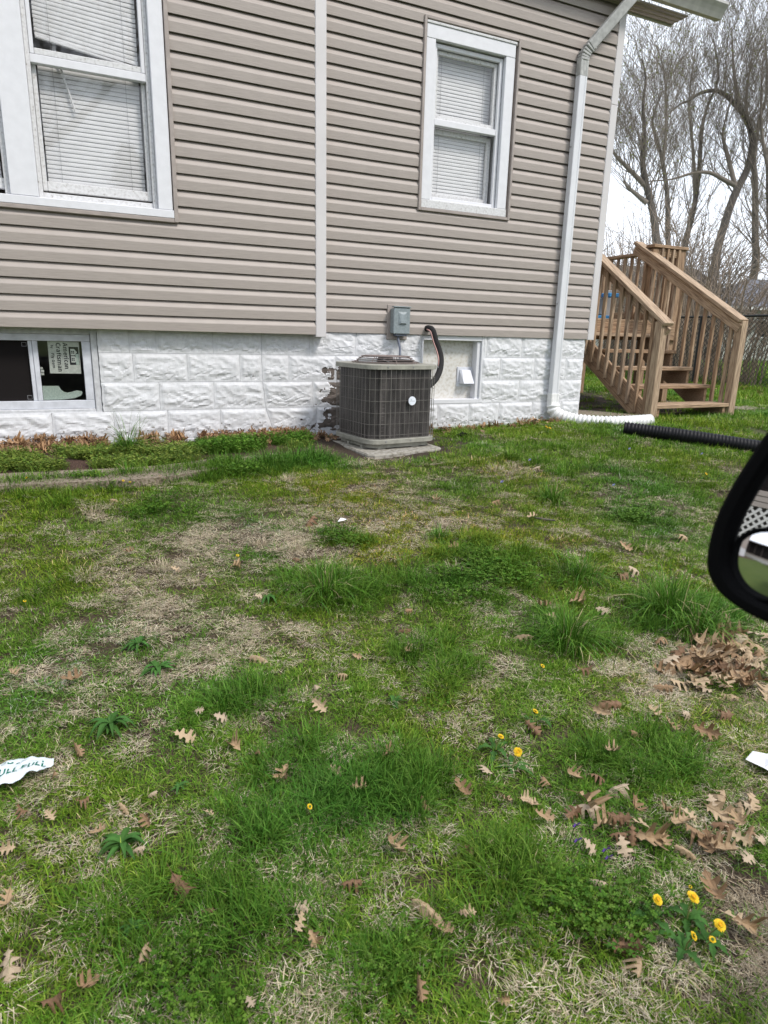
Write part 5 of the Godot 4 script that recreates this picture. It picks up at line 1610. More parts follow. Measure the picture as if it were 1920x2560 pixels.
func make_ground() -> void:
	var xs := spread_axis(-1.6, 8.0, 0.075, 500.0)
	var zs := spread_axis(-1.2, 5.0, 0.06, 500.0)
	var v := PackedVector3Array()
	var n := PackedVector3Array()
	var c := PackedColorArray()
	var idx := PackedInt32Array()
	for z in zs:
		for x in xs:
			var y := ground_at(x, z) + bump(x, z)
			v.append(Vector3(x, y, z))
			var e := 0.04
			var hx := ground_at(x + e, z) + bump(x + e, z)
			var hz := ground_at(x, z + e) + bump(x, z + e)
			n.append(Vector3(y - hx, e, y - hz).normalized())
			var t := 0.5 + 0.5 * nz.get_noise_2d(x * 90.0, z * 90.0)
			var col := Color(0.085, 0.066, 0.042).lerp(Color(0.16, 0.125, 0.078), t)
			var d := Vector2(x, z - CAM.z).length()
			var far := sm((d - 5.0) / 5.0)
			var ang := atan2(x, CAM.z - z)
			if ang < -0.50 or ang > 1.34:
				far = 1.0
			col = col.lerp(Color(0.095, 0.180, 0.024).lerp(Color(0.14, 0.215, 0.040), t), far)
			col = col.lerp(Color(0.085, 0.058, 0.042), bare(x, z))
			if in_bed(x, z) and x > -8.0:
				col = Color(0.17, 0.10, 0.072).lerp(Color(0.105, 0.062, 0.048), t)
			c.append(col)
	var w := xs.size()
	for j in zs.size() - 1:
		for i in w - 1:
			var a := j * w + i
			idx.append_array(PackedInt32Array([a, a + 1, a + w, a + 1, a + w + 1, a + w]))
	var arr := []
	arr.resize(Mesh.ARRAY_MAX)
	arr[Mesh.ARRAY_VERTEX] = v
	arr[Mesh.ARRAY_NORMAL] = n
	arr[Mesh.ARRAY_COLOR] = c
	arr[Mesh.ARRAY_INDEX] = idx
	var am := ArrayMesh.new()
	am.add_surface_from_arrays(Mesh.PRIMITIVE_TRIANGLES, arr)
	am.surface_set_material(0, M.soil)
	var o := MeshInstance3D.new()
	o.name = "ground"
	o.mesh = am
	o.set_meta("kind", "structure")
	add_child(o)
	# thin concrete strip in front of the bed
	var g := G.new()
	var x := -3.0
	while x < 1.30:
		var x2 := x + 0.1
		var wa := 0.36 * (1.0 - 0.35 * sm((x - 0.5) / 0.8))
		var wb := 0.36 * (1.0 - 0.35 * sm((x2 - 0.5) / 0.8))
		var p := [Vector3(x, 0, path_back(x) + wa), Vector3(x2, 0, path_back(x2) + wb), Vector3(x2, 0, path_back(x2)), Vector3(x, 0, path_back(x))]
		for k in 4:
			p[k].y = ground_at(p[k].x, 0.85) + 0.012
		g.q4(p[0], p[1], p[2], p[3])
		var dn := Vector3(0, -0.12, 0)
		g.q4(p[0] + dn, p[1] + dn, p[1], p[0])
		g.q4(p[2] + dn, p[3] + dn, p[3], p[2])
		x = x2
	structure("path", g, M.old_concrete)
	g = G.new()
	g.bx(Vector3(-120, -0.9, 5.6), Vector3(120, -0.618, 12.5))
	structure("road", g, M.asphalt)

func blade(g: G, at: Vector3, az: float, h: float, wid: float, lean: float, segs := 3, lie := 0.0) -> void:
	var out := Vector3(cos(az), 0, sin(az))
	var side := Vector3(-sin(az), 0, cos(az))
	var pl := at - side * wid * 0.5
	var pr := at + side * wid * 0.5
	for i in segs:
		var f := (i + 1.0) / segs
		var bend := lerpf(lie, lean, f) if lie > 0.0 else lean * f
		var c := at + out * (h * f * sin(bend)) + Vector3(0, h * f * cos(bend * 1.05), 0)
		var w := wid * (1.0 - 0.55 * f)
		if i == segs - 1:
			g.t3(pl, pr, c)
		else:
			var ql := c - side * w * 0.5
			var qr := c + side * w * 0.5
			g.t3(pl, pr, qr)
			g.t3(pl, qr, ql)
			pl = ql
			pr = qr

func tuft_mesh(nb: int, h0: float, h1: float, spread: float, wid: float, lean0: float, lean1: float, cols: Array, m: Material, segs := 3, lie := 0.0) -> ArrayMesh:
	var g := G.new()
	for k in nb:
		var a := rnd(0, TAU)
		var r := spread * sqrt(rng.randf())
		var col: Color = cols[rng.randi_range(0, cols.size() - 1)]
		var s := rnd(0.62, 1.35)
		g.col = Color(col.r * s, col.g * s, col.b * s)
		blade(g, Vector3(cos(a) * r, -0.006, sin(a) * r), a + rnd(-1.4, 1.4), rnd(h0, h1), wid * rnd(0.7, 1.3), rnd(lean0, lean1), segs, lie * rnd(0.75, 1.0))
	return g.mesh(m)

func clover_mesh(nb: int, spread: float, cols: Array, size := 0.009) -> ArrayMesh:
	var g := G.new()
	for k in nb:
		var a := rnd(0, TAU)
		var r := spread * sqrt(rng.randf())
		var h := rnd(0.012, 0.045)
		var c := Vector3(cos(a) * r, h, sin(a) * r)
		var col: Color = cols[rng.randi_range(0, cols.size() - 1)]
		var s := rnd(0.75, 1.2)
		g.col = Color(col.r * s, col.g * s, col.b * s)
		g.tube([Vector3(c.x * 0.7, -0.005, c.z * 0.7), c], [0.0007], 3, false)
		var tilt := Basis(Vector3(rnd(-1, 1), 0, rnd(-1, 1)).normalized(), rnd(0.0, 0.6))
		var rot := rnd(0, TAU)
		for l in 3:
			var la := rot + TAU * l / 3.0
			var d := tilt * Vector3(cos(la), 0.12, sin(la))
			var e := tilt * Vector3(-sin(la), 0, cos(la))
			var L := size * rnd(0.85, 1.3)
			var tip := c + d * L
			g.t3(c, c + d * L * 0.62 - e * L * 0.5, c + d * L * 1.05 - e * L * 0.25)
			g.t3(c, c + d * L * 1.05 - e * L * 0.25, tip)
			g.t3(c, tip, c + d * L * 1.05 + e * L * 0.25)
			g.t3(c, c + d * L * 1.05 + e * L * 0.25, c + d * L * 0.62 + e * L * 0.5)
	return g.mesh(M.blade)

func scatter(called: String, mesh: Mesh, spots: Array, parent: Node) -> void:
	if spots.is_empty():
		return
	var mm := MultiMesh.new()
	mm.transform_format = MultiMesh.TRANSFORM_3D
	mm.use_colors = true
	mm.mesh = mesh
	mm.instance_count = spots.size()
	for i in spots.size():
		mm.set_instance_transform(i, spots[i][0])
		mm.set_instance_color(i, spots[i][1])
	var o := MultiMeshInstance3D.new()
	o.name = called
	o.multimesh = mm
	o.set_meta("kind", "stuff")
	parent.add_child(o, true)

func stuff(called: String, label: String, category: String) -> Node3D:
	var t := thing(called, label, category)
	t.set_meta("kind", "stuff")
	return t

func free_ground(x: float, z: float) -> bool:
	if z < 0.03 and x < 4.70:
		return false
	if in_bed(x, z):
		return false
	if x > 1.74 and x < 2.58 and z > 0.12 and z < 1.05 - (x - 1.74) * 0.10:
		return false
	var wp := 0.36 * (1.0 - 0.35 * sm((x - 0.5) / 0.8))
	if x < 1.30 and z < path_back(x) + wp * (0.42 + 0.35 * nz.get_noise_2d(x * 160.0, 3.0)):
		return false
	return true

func make_grass() -> void:
	var greens := [Color(0.112, 0.225, 0.020), Color(0.142, 0.258, 0.024), Color(0.170, 0.280, 0.030), Color(0.084, 0.190, 0.019), Color(0.235, 0.315, 0.055)]
	var deep := [Color(0.054, 0.138, 0.015), Color(0.070, 0.164, 0.018), Color(0.092, 0.190, 0.023), Color(0.130, 0.228, 0.036)]
	var dry := [Color(0.52, 0.44, 0.30), Color(0.62, 0.54, 0.39), Color(0.42, 0.34, 0.22), Color(0.30, 0.235, 0.15), Color(0.57, 0.50, 0.38)]
	var mixed := [Color(0.115, 0.215, 0.022), Color(0.155, 0.250, 0.030), Color(0.28, 0.31, 0.085), Color(0.095, 0.195, 0.020), Color(0.55, 0.46, 0.29), Color(0.11, 0.23, 0.024)]
	var kinds := {}
	var nvar := 4
	for k in nvar:
		kinds["short%d" % k] = [tuft_mesh(78, 0.016, 0.052, 0.055, 0.0024, 0.15, 1.45, greens, M.blade), []]
		kinds["long%d" % k] = [tuft_mesh(84, 0.035, 0.105, 0.055, 0.0027, 0.10, 1.35, deep, M.blade, 4), []]
		kinds["mixed%d" % k] = [tuft_mesh(60, 0.014, 0.045, 0.055, 0.0023, 0.3, 1.5, mixed, M.blade), []]
		kinds["straw%d" % k] = [tuft_mesh(105, 0.010, 0.045, 0.056, 0.0014, 1.30, 1.66, dry, M.straw, 2, 1.45), []]
	rng.seed = 77
	var rings := [[0.40, 1.7, 1000.0, 0.95], [1.7, 2.9, 820.0, 1.0], [2.9, 4.3, 600.0, 1.12], [4.3, 6.5, 360.0, 1.35], [6.5, 10.5, 140.0, 1.9], [10.5, 16.0, 50.0, 3.0], [16.0, 34.0, 9.0, 6.5]]
	for ring in rings:
		var area: float = 0.5 * 1.80 * (ring[1] * ring[1] - ring[0] * ring[0])
		for k in int(area * ring[2]):
			var r := sqrt(lerpf(ring[0] * ring[0], ring[1] * ring[1], rng.randf()))
			var a := rnd(-0.48, 1.32)
			var x := r * sin(a)
			var z := CAM.z - r * cos(a)
			if not free_ground(x, z):
				continue
			if z > 5.0:
				continue
			var noise := nz.get_noise_2d(x * 75.0, z * 75.0)
			var fine := nz.get_noise_2d(x * 330.0 + 40.0, z * 330.0)
			var big := nz.get_noise_2d(x * 26.0 - 80.0, z * 26.0)
			var dead := 0.0
			var lush := 0.0
			if r < 6.0:
				dead = field(DEAD, x, z)
				lush = field(LUSH, x, z)
			else:
				lush = 0.5
				dead = 0.05
			dead = dead * 0.95 + noise * 0.32 + fine * 0.36 - 0.09
			lush += big * 0.3 + fine * 0.2 + 0.22 * sm((z - 3.3) / 0.7)
			if r < 6.0:
				dead -= 0.20 * sm((z - 3.3) / 0.7) * (1.0 - sm((x - 0.95) / 0.25))
			var soil := bare(x, z)
			if rng.randf() < soil * 0.92:
				continue
			if z < 1.0 and x > 2.5 and x < 4.6:
				lush = maxf(lush, 0.25 + noise)
				dead *= 0.6
			var d := dead * 0.85 - 0.62 * lush + rnd(-0.34, 0.34)
			var sc: float = ring[3] * rnd(0.75, 1.2)
			var kind := "short"
			if d > 0.26 and rng.randf() < clampf(0.22 + d * 0.46, 0.0, 0.66):
				kind = "straw"
			elif d > 0.0 and rng.randf() < 0.72:
				kind = "mixed"
			elif rng.randf() < 0.13:
				kind = "straw"
			elif lush > 0.45 and rng.randf() < clampf(lush * 0.62, 0.0, 0.82):
				kind = "long"
				if r > 5.0:
					kind = "short"
			if kind == "short" and rng.randf() < 0.14:
				kind = "mixed"
			var y := ground_at(x, z) + bump(x, z)
			var b := Basis(Vector3(0, 1, 0), rnd(0, TAU))
			b = Basis(Vector3(rnd(-1, 1), 0, rnd(-1, 1)).normalized(), rnd(0, 0.22)) * b
			var hs := rnd(0.6, 1.1) * (0.80 + 0.25 * clampf(lush, -0.3, 1.0))
			if kind == "straw":
				hs = rnd(0.7, 1.2)
				y += rnd(0.004, 0.022)
			elif d > 0.15:
				hs *= 0.7
			b = b.scaled(Vector3(sc, sc * hs, sc))
			# patches differ in hue: some bluish, some yellow green
			var hue := nz.get_noise_2d(x * 40.0 + 300.0, z * 40.0)
			var col := Color(1.0 + hue * 0.40, 1.0 + hue * 0.08, 1.0 - hue * 0.25)
			var br := rnd(0.82, 1.15)
			if kind == "straw":
				col = Color(1, 1, 1)
			if kind != "straw" and x > 1.2 and x < 3.0 and z > 1.2 and z < 2.6:
				col.r *= 1.28            # the worn yellow green patch in front of the pad
				col.g *= 1.05
			kinds["%s%d" % [kind, rng.randi_range(0, nvar - 1)]][1].append([Transform3D(b, Vector3(x, y, z)), Color(col.r * br, col.g * br, col.b * br)])
	var lawn := stuff("lawn_grass", "patchy green spring lawn grass in front of the house", "grass")
	var dead_t := stuff("dead_grass", "matted straw coloured dead grass in the lawn", "dead grass")
	for key in kinds:
		if key.begins_with("straw"):
			scatter("straw_blades", kinds[key][0], kinds[key][1], dead_t)
		else:
			scatter("grass_blades", kinds[key][0], kinds[key][1], lawn)
	# clover
	var cl := stuff("clover", "low patches of clover leaves among the lawn grass", "clover")
	var cm := []
	for k in 4:
		cm.append([clover_mesh(64, 0.085, deep, 0.0056), []])
	for q in CLOVER:
		var cnt := int(PI * q[2] * q[3] * 190.0 * q[4])
		for k in cnt:
			var a := rnd(0, TAU)
			var rr := absf(rng.randfn(0.0, 0.75))
			var x: float = q[0] + cos(a) * rr * q[2]
			var z: float = q[1] + sin(a) * rr * q[3]
			if not free_ground(x, z):
				continue
			var sc := rnd(0.8, 1.35)
			var b := Basis(Vector3(0, 1, 0), rnd(0, TAU)).scaled(Vector3(sc, sc, sc))
			var br := rnd(0.7, 1.05)
			cm[rng.randi_range(0, 3)][1].append([Transform3D(b, Vector3(x, ground_at(x, z) + bump(x, z) + 0.004, z)), Color(br, br, br * rnd(0.8, 1.2))])
	for k in 4:
		scatter("clover_leaves", cm[k][0], cm[k][1], cl)
	# creeping ground cover in the bed
	var gc := stuff("ground_cover", "creeping yellow green ground cover along the white foundation", "ground cover")
	var yel := [Color(0.12, 0.19, 0.028), Color(0.16, 0.22, 0.035), Color(0.20, 0.25, 0.05), Color(0.09, 0.16, 0.03)]
	var gm := []
	for k in 3:
		gm.append([clover_mesh(90, 0.080, yel, 0.0050), []])
	for k in 3:
		gm.append([clover_mesh(90, 0.080, deep, 0.0056), []])
	for k in 1300:
		var x := rnd(-1.4, 1.75)
		var z := rnd(0.10, 0.92)
		var back := path_back(x)
		var band := (z - 0.20 - 0.10 * nz.get_noise_1d(x * 130.0)) / maxf(0.1, back - 0.28)
		if band < 0.0 or z > back - 0.02:
			continue
		var w := nz.get_noise_2d(x * 120.0, z * 160.0 + 60.0) + (0.18 if x < 0.75 else -0.05)
		var dark := Vector2((x - 1.00) / 0.24, (z - 0.50) / 0.15).length() < 1.0 or Vector2((x - 1.52) / 0.14, (z - 0.30) / 0.12).length() < 1.0
		if w < 0.28 and not dark:
			continue
		var sc := rnd(0.8, 1.5)
		var b := Basis(Vector3(0, 1, 0), rnd(0, TAU)).scaled(Vector3(sc, sc * (1.5 if dark else 1.0), sc))
		var i := rng.randi_range(0, 2) + (3 if dark or nz.get_noise_2d(x * 60.0, 9.0) > 0.25 else 0)
		var br := rnd(0.85, 1.25)
		gm[i][1].append([Transform3D(b, Vector3(x, ground_at(x, z) + bump(x, z), z)), Color(br, br, br)])
	for k in 6:
		scatter("ground_cover_leaves", gm[k][0], gm[k][1], gc)
	# straw caught along the foundation, round the pad and on the roadside bank
	var dl := stuff("loose_straw", "loose straw and dry stems lying along the foundation and the roadside bank", "straw")
	var sl := [[], [], []]
	for k in 430:
		var x := 0.0
		var z := 0.0
		var pick := rng.randf()
		if pick < 0.30:
			x = rnd(-1.2, 1.6); z = 0.05 + absf(rng.randfn(0, 0.11))
		elif pick < 0.42:
			x = rng.randfn(1.72, 0.16); z = rng.randfn(0.55, 0.16)
		elif pick < 0.70:
			x = rng.randfn(1.28, 0.14); z = rng.randfn(4.62, 0.09)
		else:
			x = rng.randfn(1.95, 0.30); z = rng.randfn(4.05, 0.20)
		if x > 1.76 and x < 2.56 and z > 0.1 and z < 1.06:
			continue
		var b := Basis(Vector3(0, 1, 0), rnd(0, TAU)).scaled(Vector3.ONE * rnd(0.7, 1.15))
		var br := rnd(0.35, 0.75)
		sl[k % 3].append([Transform3D(b, Vector3(x, ground_at(x, z) + bump(x, z) + rnd(0.0, 0.012), z)), Color(br, br * 0.95, br * 0.9)])
	for k in 3:
		scatter("straw_blades", kinds["straw%d" % k][0], sl[k], dl)

# ---------------------------------------------------------------- single plants and litter
func oak_leaf(sd: int) -> G:
	var r := RandomNumberGenerator.new()
	r.seed = sd
	var half := [Vector2(0.015, 0.0), Vector2(0.05, 0.07), Vector2(0.20, 0.10), Vector2(0.09, 0.20), Vector2(0.12, 0.26), Vector2(0.36, 0.33), Vector2(0.33, 0.40), Vector2(0.12, 0.44), Vector2(0.10, 0.50), Vector2(0.15, 0.55), Vector2(0.42, 0.62), Vector2(0.36, 0.68), Vector2(0.40, 0.74), Vector2(0.13, 0.72), Vector2(0.11, 0.78), Vector2(0.26, 0.88), Vector2(0.20, 0.91), Vector2(0.06, 0.92), Vector2(0.0, 1.04)]
	for i in range(1, half.size() - 1):
		half[i] += Vector2(r.randf_range(-0.035, 0.035), r.randf_range(-0.022, 0.022))
	var g := G.new()
	var cup := r.randf_range(-2.2, 3.0)
	var roll := r.randf_range(-1.4, 1.8)
	var twist := r.randf_range(-1.6, 1.6)
	if sd > 8:
		cup *= 2.2          # some have rolled up
		roll *= 1.6
	var base: Array = [[0.50, 0.345, 0.195], [0.58, 0.43, 0.27], [0.37, 0.235, 0.125], [0.52, 0.375, 0.225], [0.25, 0.14, 0.072], [0.58, 0.45, 0.31]][sd % 6]
	g.col = Color(base[0], base[1], base[2])
	var place := func(q: Vector2) -> Vector3:
		var x := q.x
		var y := q.y - 0.5
		var z := cup * x * x * 1.6 + roll * y * y * 0.6 + twist * x * y * 0.8 + 0.03 * sin(q.y * 19.0 + sd) * absf(x) * 4.0
		return Vector3(x, z, y)
	for s in [-1.0, 1.0]:
		var w := r.randf_range(0.62, 1.15)
		for i in half.size() - 1:
			var a: Vector2 = Vector2(half[i].x * s * w, half[i].y)
			var b: Vector2 = Vector2(half[i + 1].x * s * w, half[i + 1].y)
			var am := Vector2(a.x * 0.45, a.y)
			var bm := Vector2(b.x * 0.45, b.y)
			var P := [place.call(Vector2(0, a.y)), place.call(am), place.call(bm), place.call(Vector2(0, b.y)), place.call(a), place.call(b)]
			if s > 0:
				g.q4(P[0], P[3], P[2], P[1]); g.q4(P[1], P[2], P[5], P[4])
			else:
				g.q4(P[0], P[1], P[2], P[3]); g.q4(P[1], P[4], P[5], P[2])
	g.col = Color(base[0] * 0.7, base[1] * 0.65, base[2] * 0.6)
	g.tube([place.call(Vector2(0, 0.75)), place.call(Vector2(0, 0.0)), place.call(Vector2(0.02, -0.25))], [0.004, 0.011, 0.009], 4, false)
	return g

var leaf_meshes := []

func leaf_label(kind: int, x: float, z: float) -> String:
	var tone: String = ["tan", "pale tan", "mid brown", "sandy tan", "dark brown", "pale buff"][kind % 6]
	var marks := [[-0.21, 3.46, "the plastic scrap"], [1.12, 3.78, "the pair of dandelions"], [1.05, 4.36, "the clover mound"], [0.02, 3.4, "the plantain rosettes"], [2.2, 3.9, "the leaf heap"], [2.3, 3.4, "the big bright grass tuft"], [1.71, 3.38, "the wide bluish grass tuft"], [0.45, 3.29, "the rounded dark grass clump"], [0.9, 2.76, "the dense tuft in the straw patch"], [2.2, 0.9, "the concrete pad"], [0.25, 1.1, "the concrete strip"], [1.3, 4.7, "the bare bank"], [0.55, 3.9, "the dark lush grass"], [0.6, 4.3, "the low clover in the near grass"], [0.4, 2.2, "the straw patch"], [2.5, 2.1, "the arching grass tuft"]]
	var best := 99.0
	var what := ""
	for m in marks:
		var d := Vector2(x - m[0], z - m[1]).length()
		if d < best:
			best = d
			what = m[2]
	return "%s oak leaf on the grass near %s" % [tone, what]

func make_leaves() -> void:
	for k in 12:
		leaf_meshes.append(oak_leaf(k + 1).mesh(M.leafm))
	rng.seed = 4
	var special := {0: "pale tan oak leaf lying flat, broad with deep lobes, alone in the near grass", 1: "large upright tan oak leaf with pointed lobes and a long stalk", 2: "tan oak leaf with three long prongs beside the dandelions", 3: "small flat tan oak leaf with spread lobes in dark green grass", 18: "long tan oak leaf curled into a scroll on thin grass", 38: "broad tan oak leaf on straw beside the dandelion clump"}
	for i in LEAVES.size():
		var q: Array = LEAVES[i]
		var o := MeshInstance3D.new()
		o.name = numbered("fallen_leaf")
		o.mesh = leaf_meshes[(i * 5 + 3) % 12]
		var sz: float = q[2] * 0.95
		var y := ground_at(q[0], q[1]) + bump(q[0], q[1]) + 0.026 + sz * 0.06
		var b := Basis(Vector3(0, 1, 0), deg_to_rad(-q[3]) + rnd(-0.2, 0.2) + PI / 2)
		b = Basis(Vector3(1, 0, 0), rnd(-0.2, 0.8)) * Basis(Vector3(0, 0, 1), rnd(-0.6, 0.6)) * b
		o.transform = Transform3D(b.scaled(Vector3.ONE * sz), Vector3(q[0], y, q[1]))
		add_child(o)
		tag(o, special.get(i, leaf_label((i * 5 + 3) % 12 + 1, q[0], q[1])), "leaf", "dry oak leaves scattered on the lawn")
	for i in PILE.size():
		var q: Array = PILE[i]
		var o := MeshInstance3D.new()
		o.name = numbered("fallen_leaf")
		o.mesh = leaf_meshes[(i * 5 + 1) % 8]
		var y := ground_at(q[0], q[1]) + rnd(0.010, 0.042)
		var b := Basis(Vector3(0, 1, 0), rnd(0, TAU))
		b = Basis(Vector3(1, 0, 0), rnd(-0.35, 0.45) + (PI if rng.randf() < 0.4 else 0.0)) * Basis(Vector3(0, 0, 1), rnd(-0.4, 0.4)) * b
		o.transform = Transform3D(b.scaled(Vector3.ONE * q[2] * 0.85), Vector3(q[0], y, q[1]))
		add_child(o)
		tag(o, "brown oak leaf in the leaf heap under the car mirror", "leaf", "oak leaves heaped beside the roadside bank")
	# drift of leaves against the wall, too many and too small to tell apart
	var t := stuff("leaf_litter", "brown leaf litter drifted against the white foundation and back fence", "leaf litter")
	var lots := []
	for k in 12:
		lots.append([])
	for k in 2300:
		var x := 0.0
		var z := 0.0
		var p := rng.randf()
		if p < 0.55:
			x = rnd(-1.0, 1.75); z = 0.03 + absf(rng.randfn(0, 0.12))
			if nz.get_noise_1d(x * 260.0) < -0.15 and x < 1.0:
				continue
		elif p < 0.68:
			x = rng.randfn(1.5, 0.22); z = 0.08 + absf(rng.randfn(0, 0.10))
		elif p < 0.80:
			x = rnd(2.6, 4.4); z = 0.08 + absf(rng.randfn(0, 0.09))
			if rng.randf() < 0.6:
				continue
		else:
			x = 10.6 + rng.randfn(0, 0.35); z = rnd(-4.0, 2.5)
		var sz := rnd(0.045, 0.085) * (1.4 if x > 8 else 1.0)
		var b := Basis(Vector3(rnd(-1, 1), rnd(-1, 1), rnd(-1, 1)).normalized(), rnd(0, 0.9)) * Basis(Vector3(0, 1, 0), rnd(0, TAU))
		var br := rnd(0.55, 1.15)
		lots[k % 12].append([Transform3D(b.scaled(Vector3.ONE * sz), Vector3(x, ground_at(x, z) + rnd(0.008, 0.03) + 0.05 * exp(-pow((z - 0.03) / 0.10, 2.0)) * rng.randf(), z)), Color(br, br * 0.86, br * 0.76)])
	for k in 12:
		scatter("litter_leaves", leaf_meshes[k], lots[k], t)

func make_dandelions() -> void:
	rng.seed = 12
	var labels := ["open yellow dandelion on a short stem beside the forked leaf", "full yellow dandelion next to a folded oak leaf", "small yellow dandelion in thin grass by straw", "tiny yellow dandelion under the long grass tuft"]
	for i in DANDELIONS.size():
		var q: Array = DANDELIONS[i]
		var near: bool = i >= 4 and i <= 8 or i == 10
		var lab: String = labels[i] if i < 4 else ("yellow dandelion in the clover mound by the bank" if near else ("yellow dandelion at the foot of the downspout" if i == 11 or i == 12 else ("half closed yellow dandelion on a long bent stalk" if i == 9 else "small yellow dandelion flower dotted in the lawn")))
		var grp := "dandelions in the clover mound" if near else ("dandelions by the downspout" if i == 11 or i == 12 else "small dandelions dotted in the lawn")
		var y := ground_at(q[0], q[1])
		var h: float = 0.045 + q[2] * 0.4
		var away := Vector2(q[0] - CAM.x, q[1] - CAM.z)
		var foot := Vector2(q[0], q[1]) - away * h / (CAM.y - y)
		y = ground_at(foot.x, foot.y)
		var t := thing("dandelion", lab, "dandelion", Vector3(foot.x, y, foot.y), grp)
		var top := Vector3(rnd(-0.015, 0.015), h, rnd(0.0, 0.02))
		var g := G.new()
		g.tube([Vector3(0, -0.01, 0), Vector3(top.x * 0.3, h * 0.5, top.z * 0.3), top], [0.0018, 0.0017, 0.0016], 6)
		part("stem", g, M.blade_stem, t)
		var head := G.new()
		var tilt := Basis(Vector3(1, 0, 0), rnd(0.25, 0.8)) * Basis(Vector3(0, 0, 1), rnd(-0.4, 0.4))
		for ring in 6:
			var n := [44, 38, 32, 26, 18, 12][ring] as int
			for k in n:
				var a := TAU * (k + rng.randf() * 0.6) / n
				var L: float = q[2] * 0.33 * [1.0, 0.9, 0.74, 0.58, 0.46, 0.36][ring] * rnd(0.88, 1.1)
				var up: float = [0.10, 0.28, 0.55, 1.0, 1.9, 4.0][ring]
				var d := tilt * Vector3(cos(a), up, sin(a)).normalized()
				var e: Vector3 = tilt * Vector3(-sin(a), 0, cos(a)) * float(q[2]) * 0.032
				var s := rnd(0.85, 1.1)
				head.col = Color(0.78 * s, (0.53 - maxf(0.0, ring - 2.0) * 0.04) * s, 0.008)
				head.q4(top - e * 0.5, top + e * 0.5, top + d * L + e, top + d * L - e)
		head.col = Color(0.72, 0.42, 0.010)
		head.tube([top, top + tilt * Vector3(0, 1, 0) * q[2] * 0.09, top + tilt * Vector3(0, 1, 0) * q[2] * 0.13], [q[2] * 0.13, q[2] * 0.10, q[2] * 0.03], 9)
		part("flower_head", head, M.petal, t)
		g = G.new()
		g.col = Color(0.06, 0.13, 0.03)
		g.tube([top + tilt * Vector3(0, -0.008, 0), top + tilt * Vector3(0, 0.003, 0)], [0.003, q[2] * 0.16], 8)
		part("calyx", g, M.blade, t)
		if q[2] > 0.024:
			for k in 5:
				rosette_leaf(t, TAU * k / 5.0 + rnd(-0.4, 0.4), rnd(0.04, 0.075), 0.010, true)

func rosette_leaf(t: Node, az: float, L: float, w: float, jag: bool) -> void:
	var g := G.new()
	var s := rnd(0.8, 1.25)
	g.col = Color(0.050 * s, 0.125 * s, 0.028 * s)
	var out := Vector3(cos(az), 0, sin(az))
	var side := Vector3(-sin(az), 0, cos(az))
	var n := 7
	var up := rnd(0.3, 1.6)
	var prev := []
	for i in n + 1:
		var f := float(i) / n
		var c := out * L * f + Vector3(0, 0.004 + L * (up * f - up * 1.05 * f * f), 0)
		var ww := w * sin(PI * pow(f, 0.75)) + 0.0012
		if jag and i % 2 == 0:
			ww *= 0.5
		var row := [c - side * ww + Vector3(0, ww * 0.35, 0), c, c + side * ww + Vector3(0, ww * 0.35, 0)]
		if i > 0:
			g.q4(prev[0], row[0], row[1], prev[1])
			g.q4(prev[1], row[1], row[2], prev[2])
		prev = row
	part("leaf", g, M.blade, t)

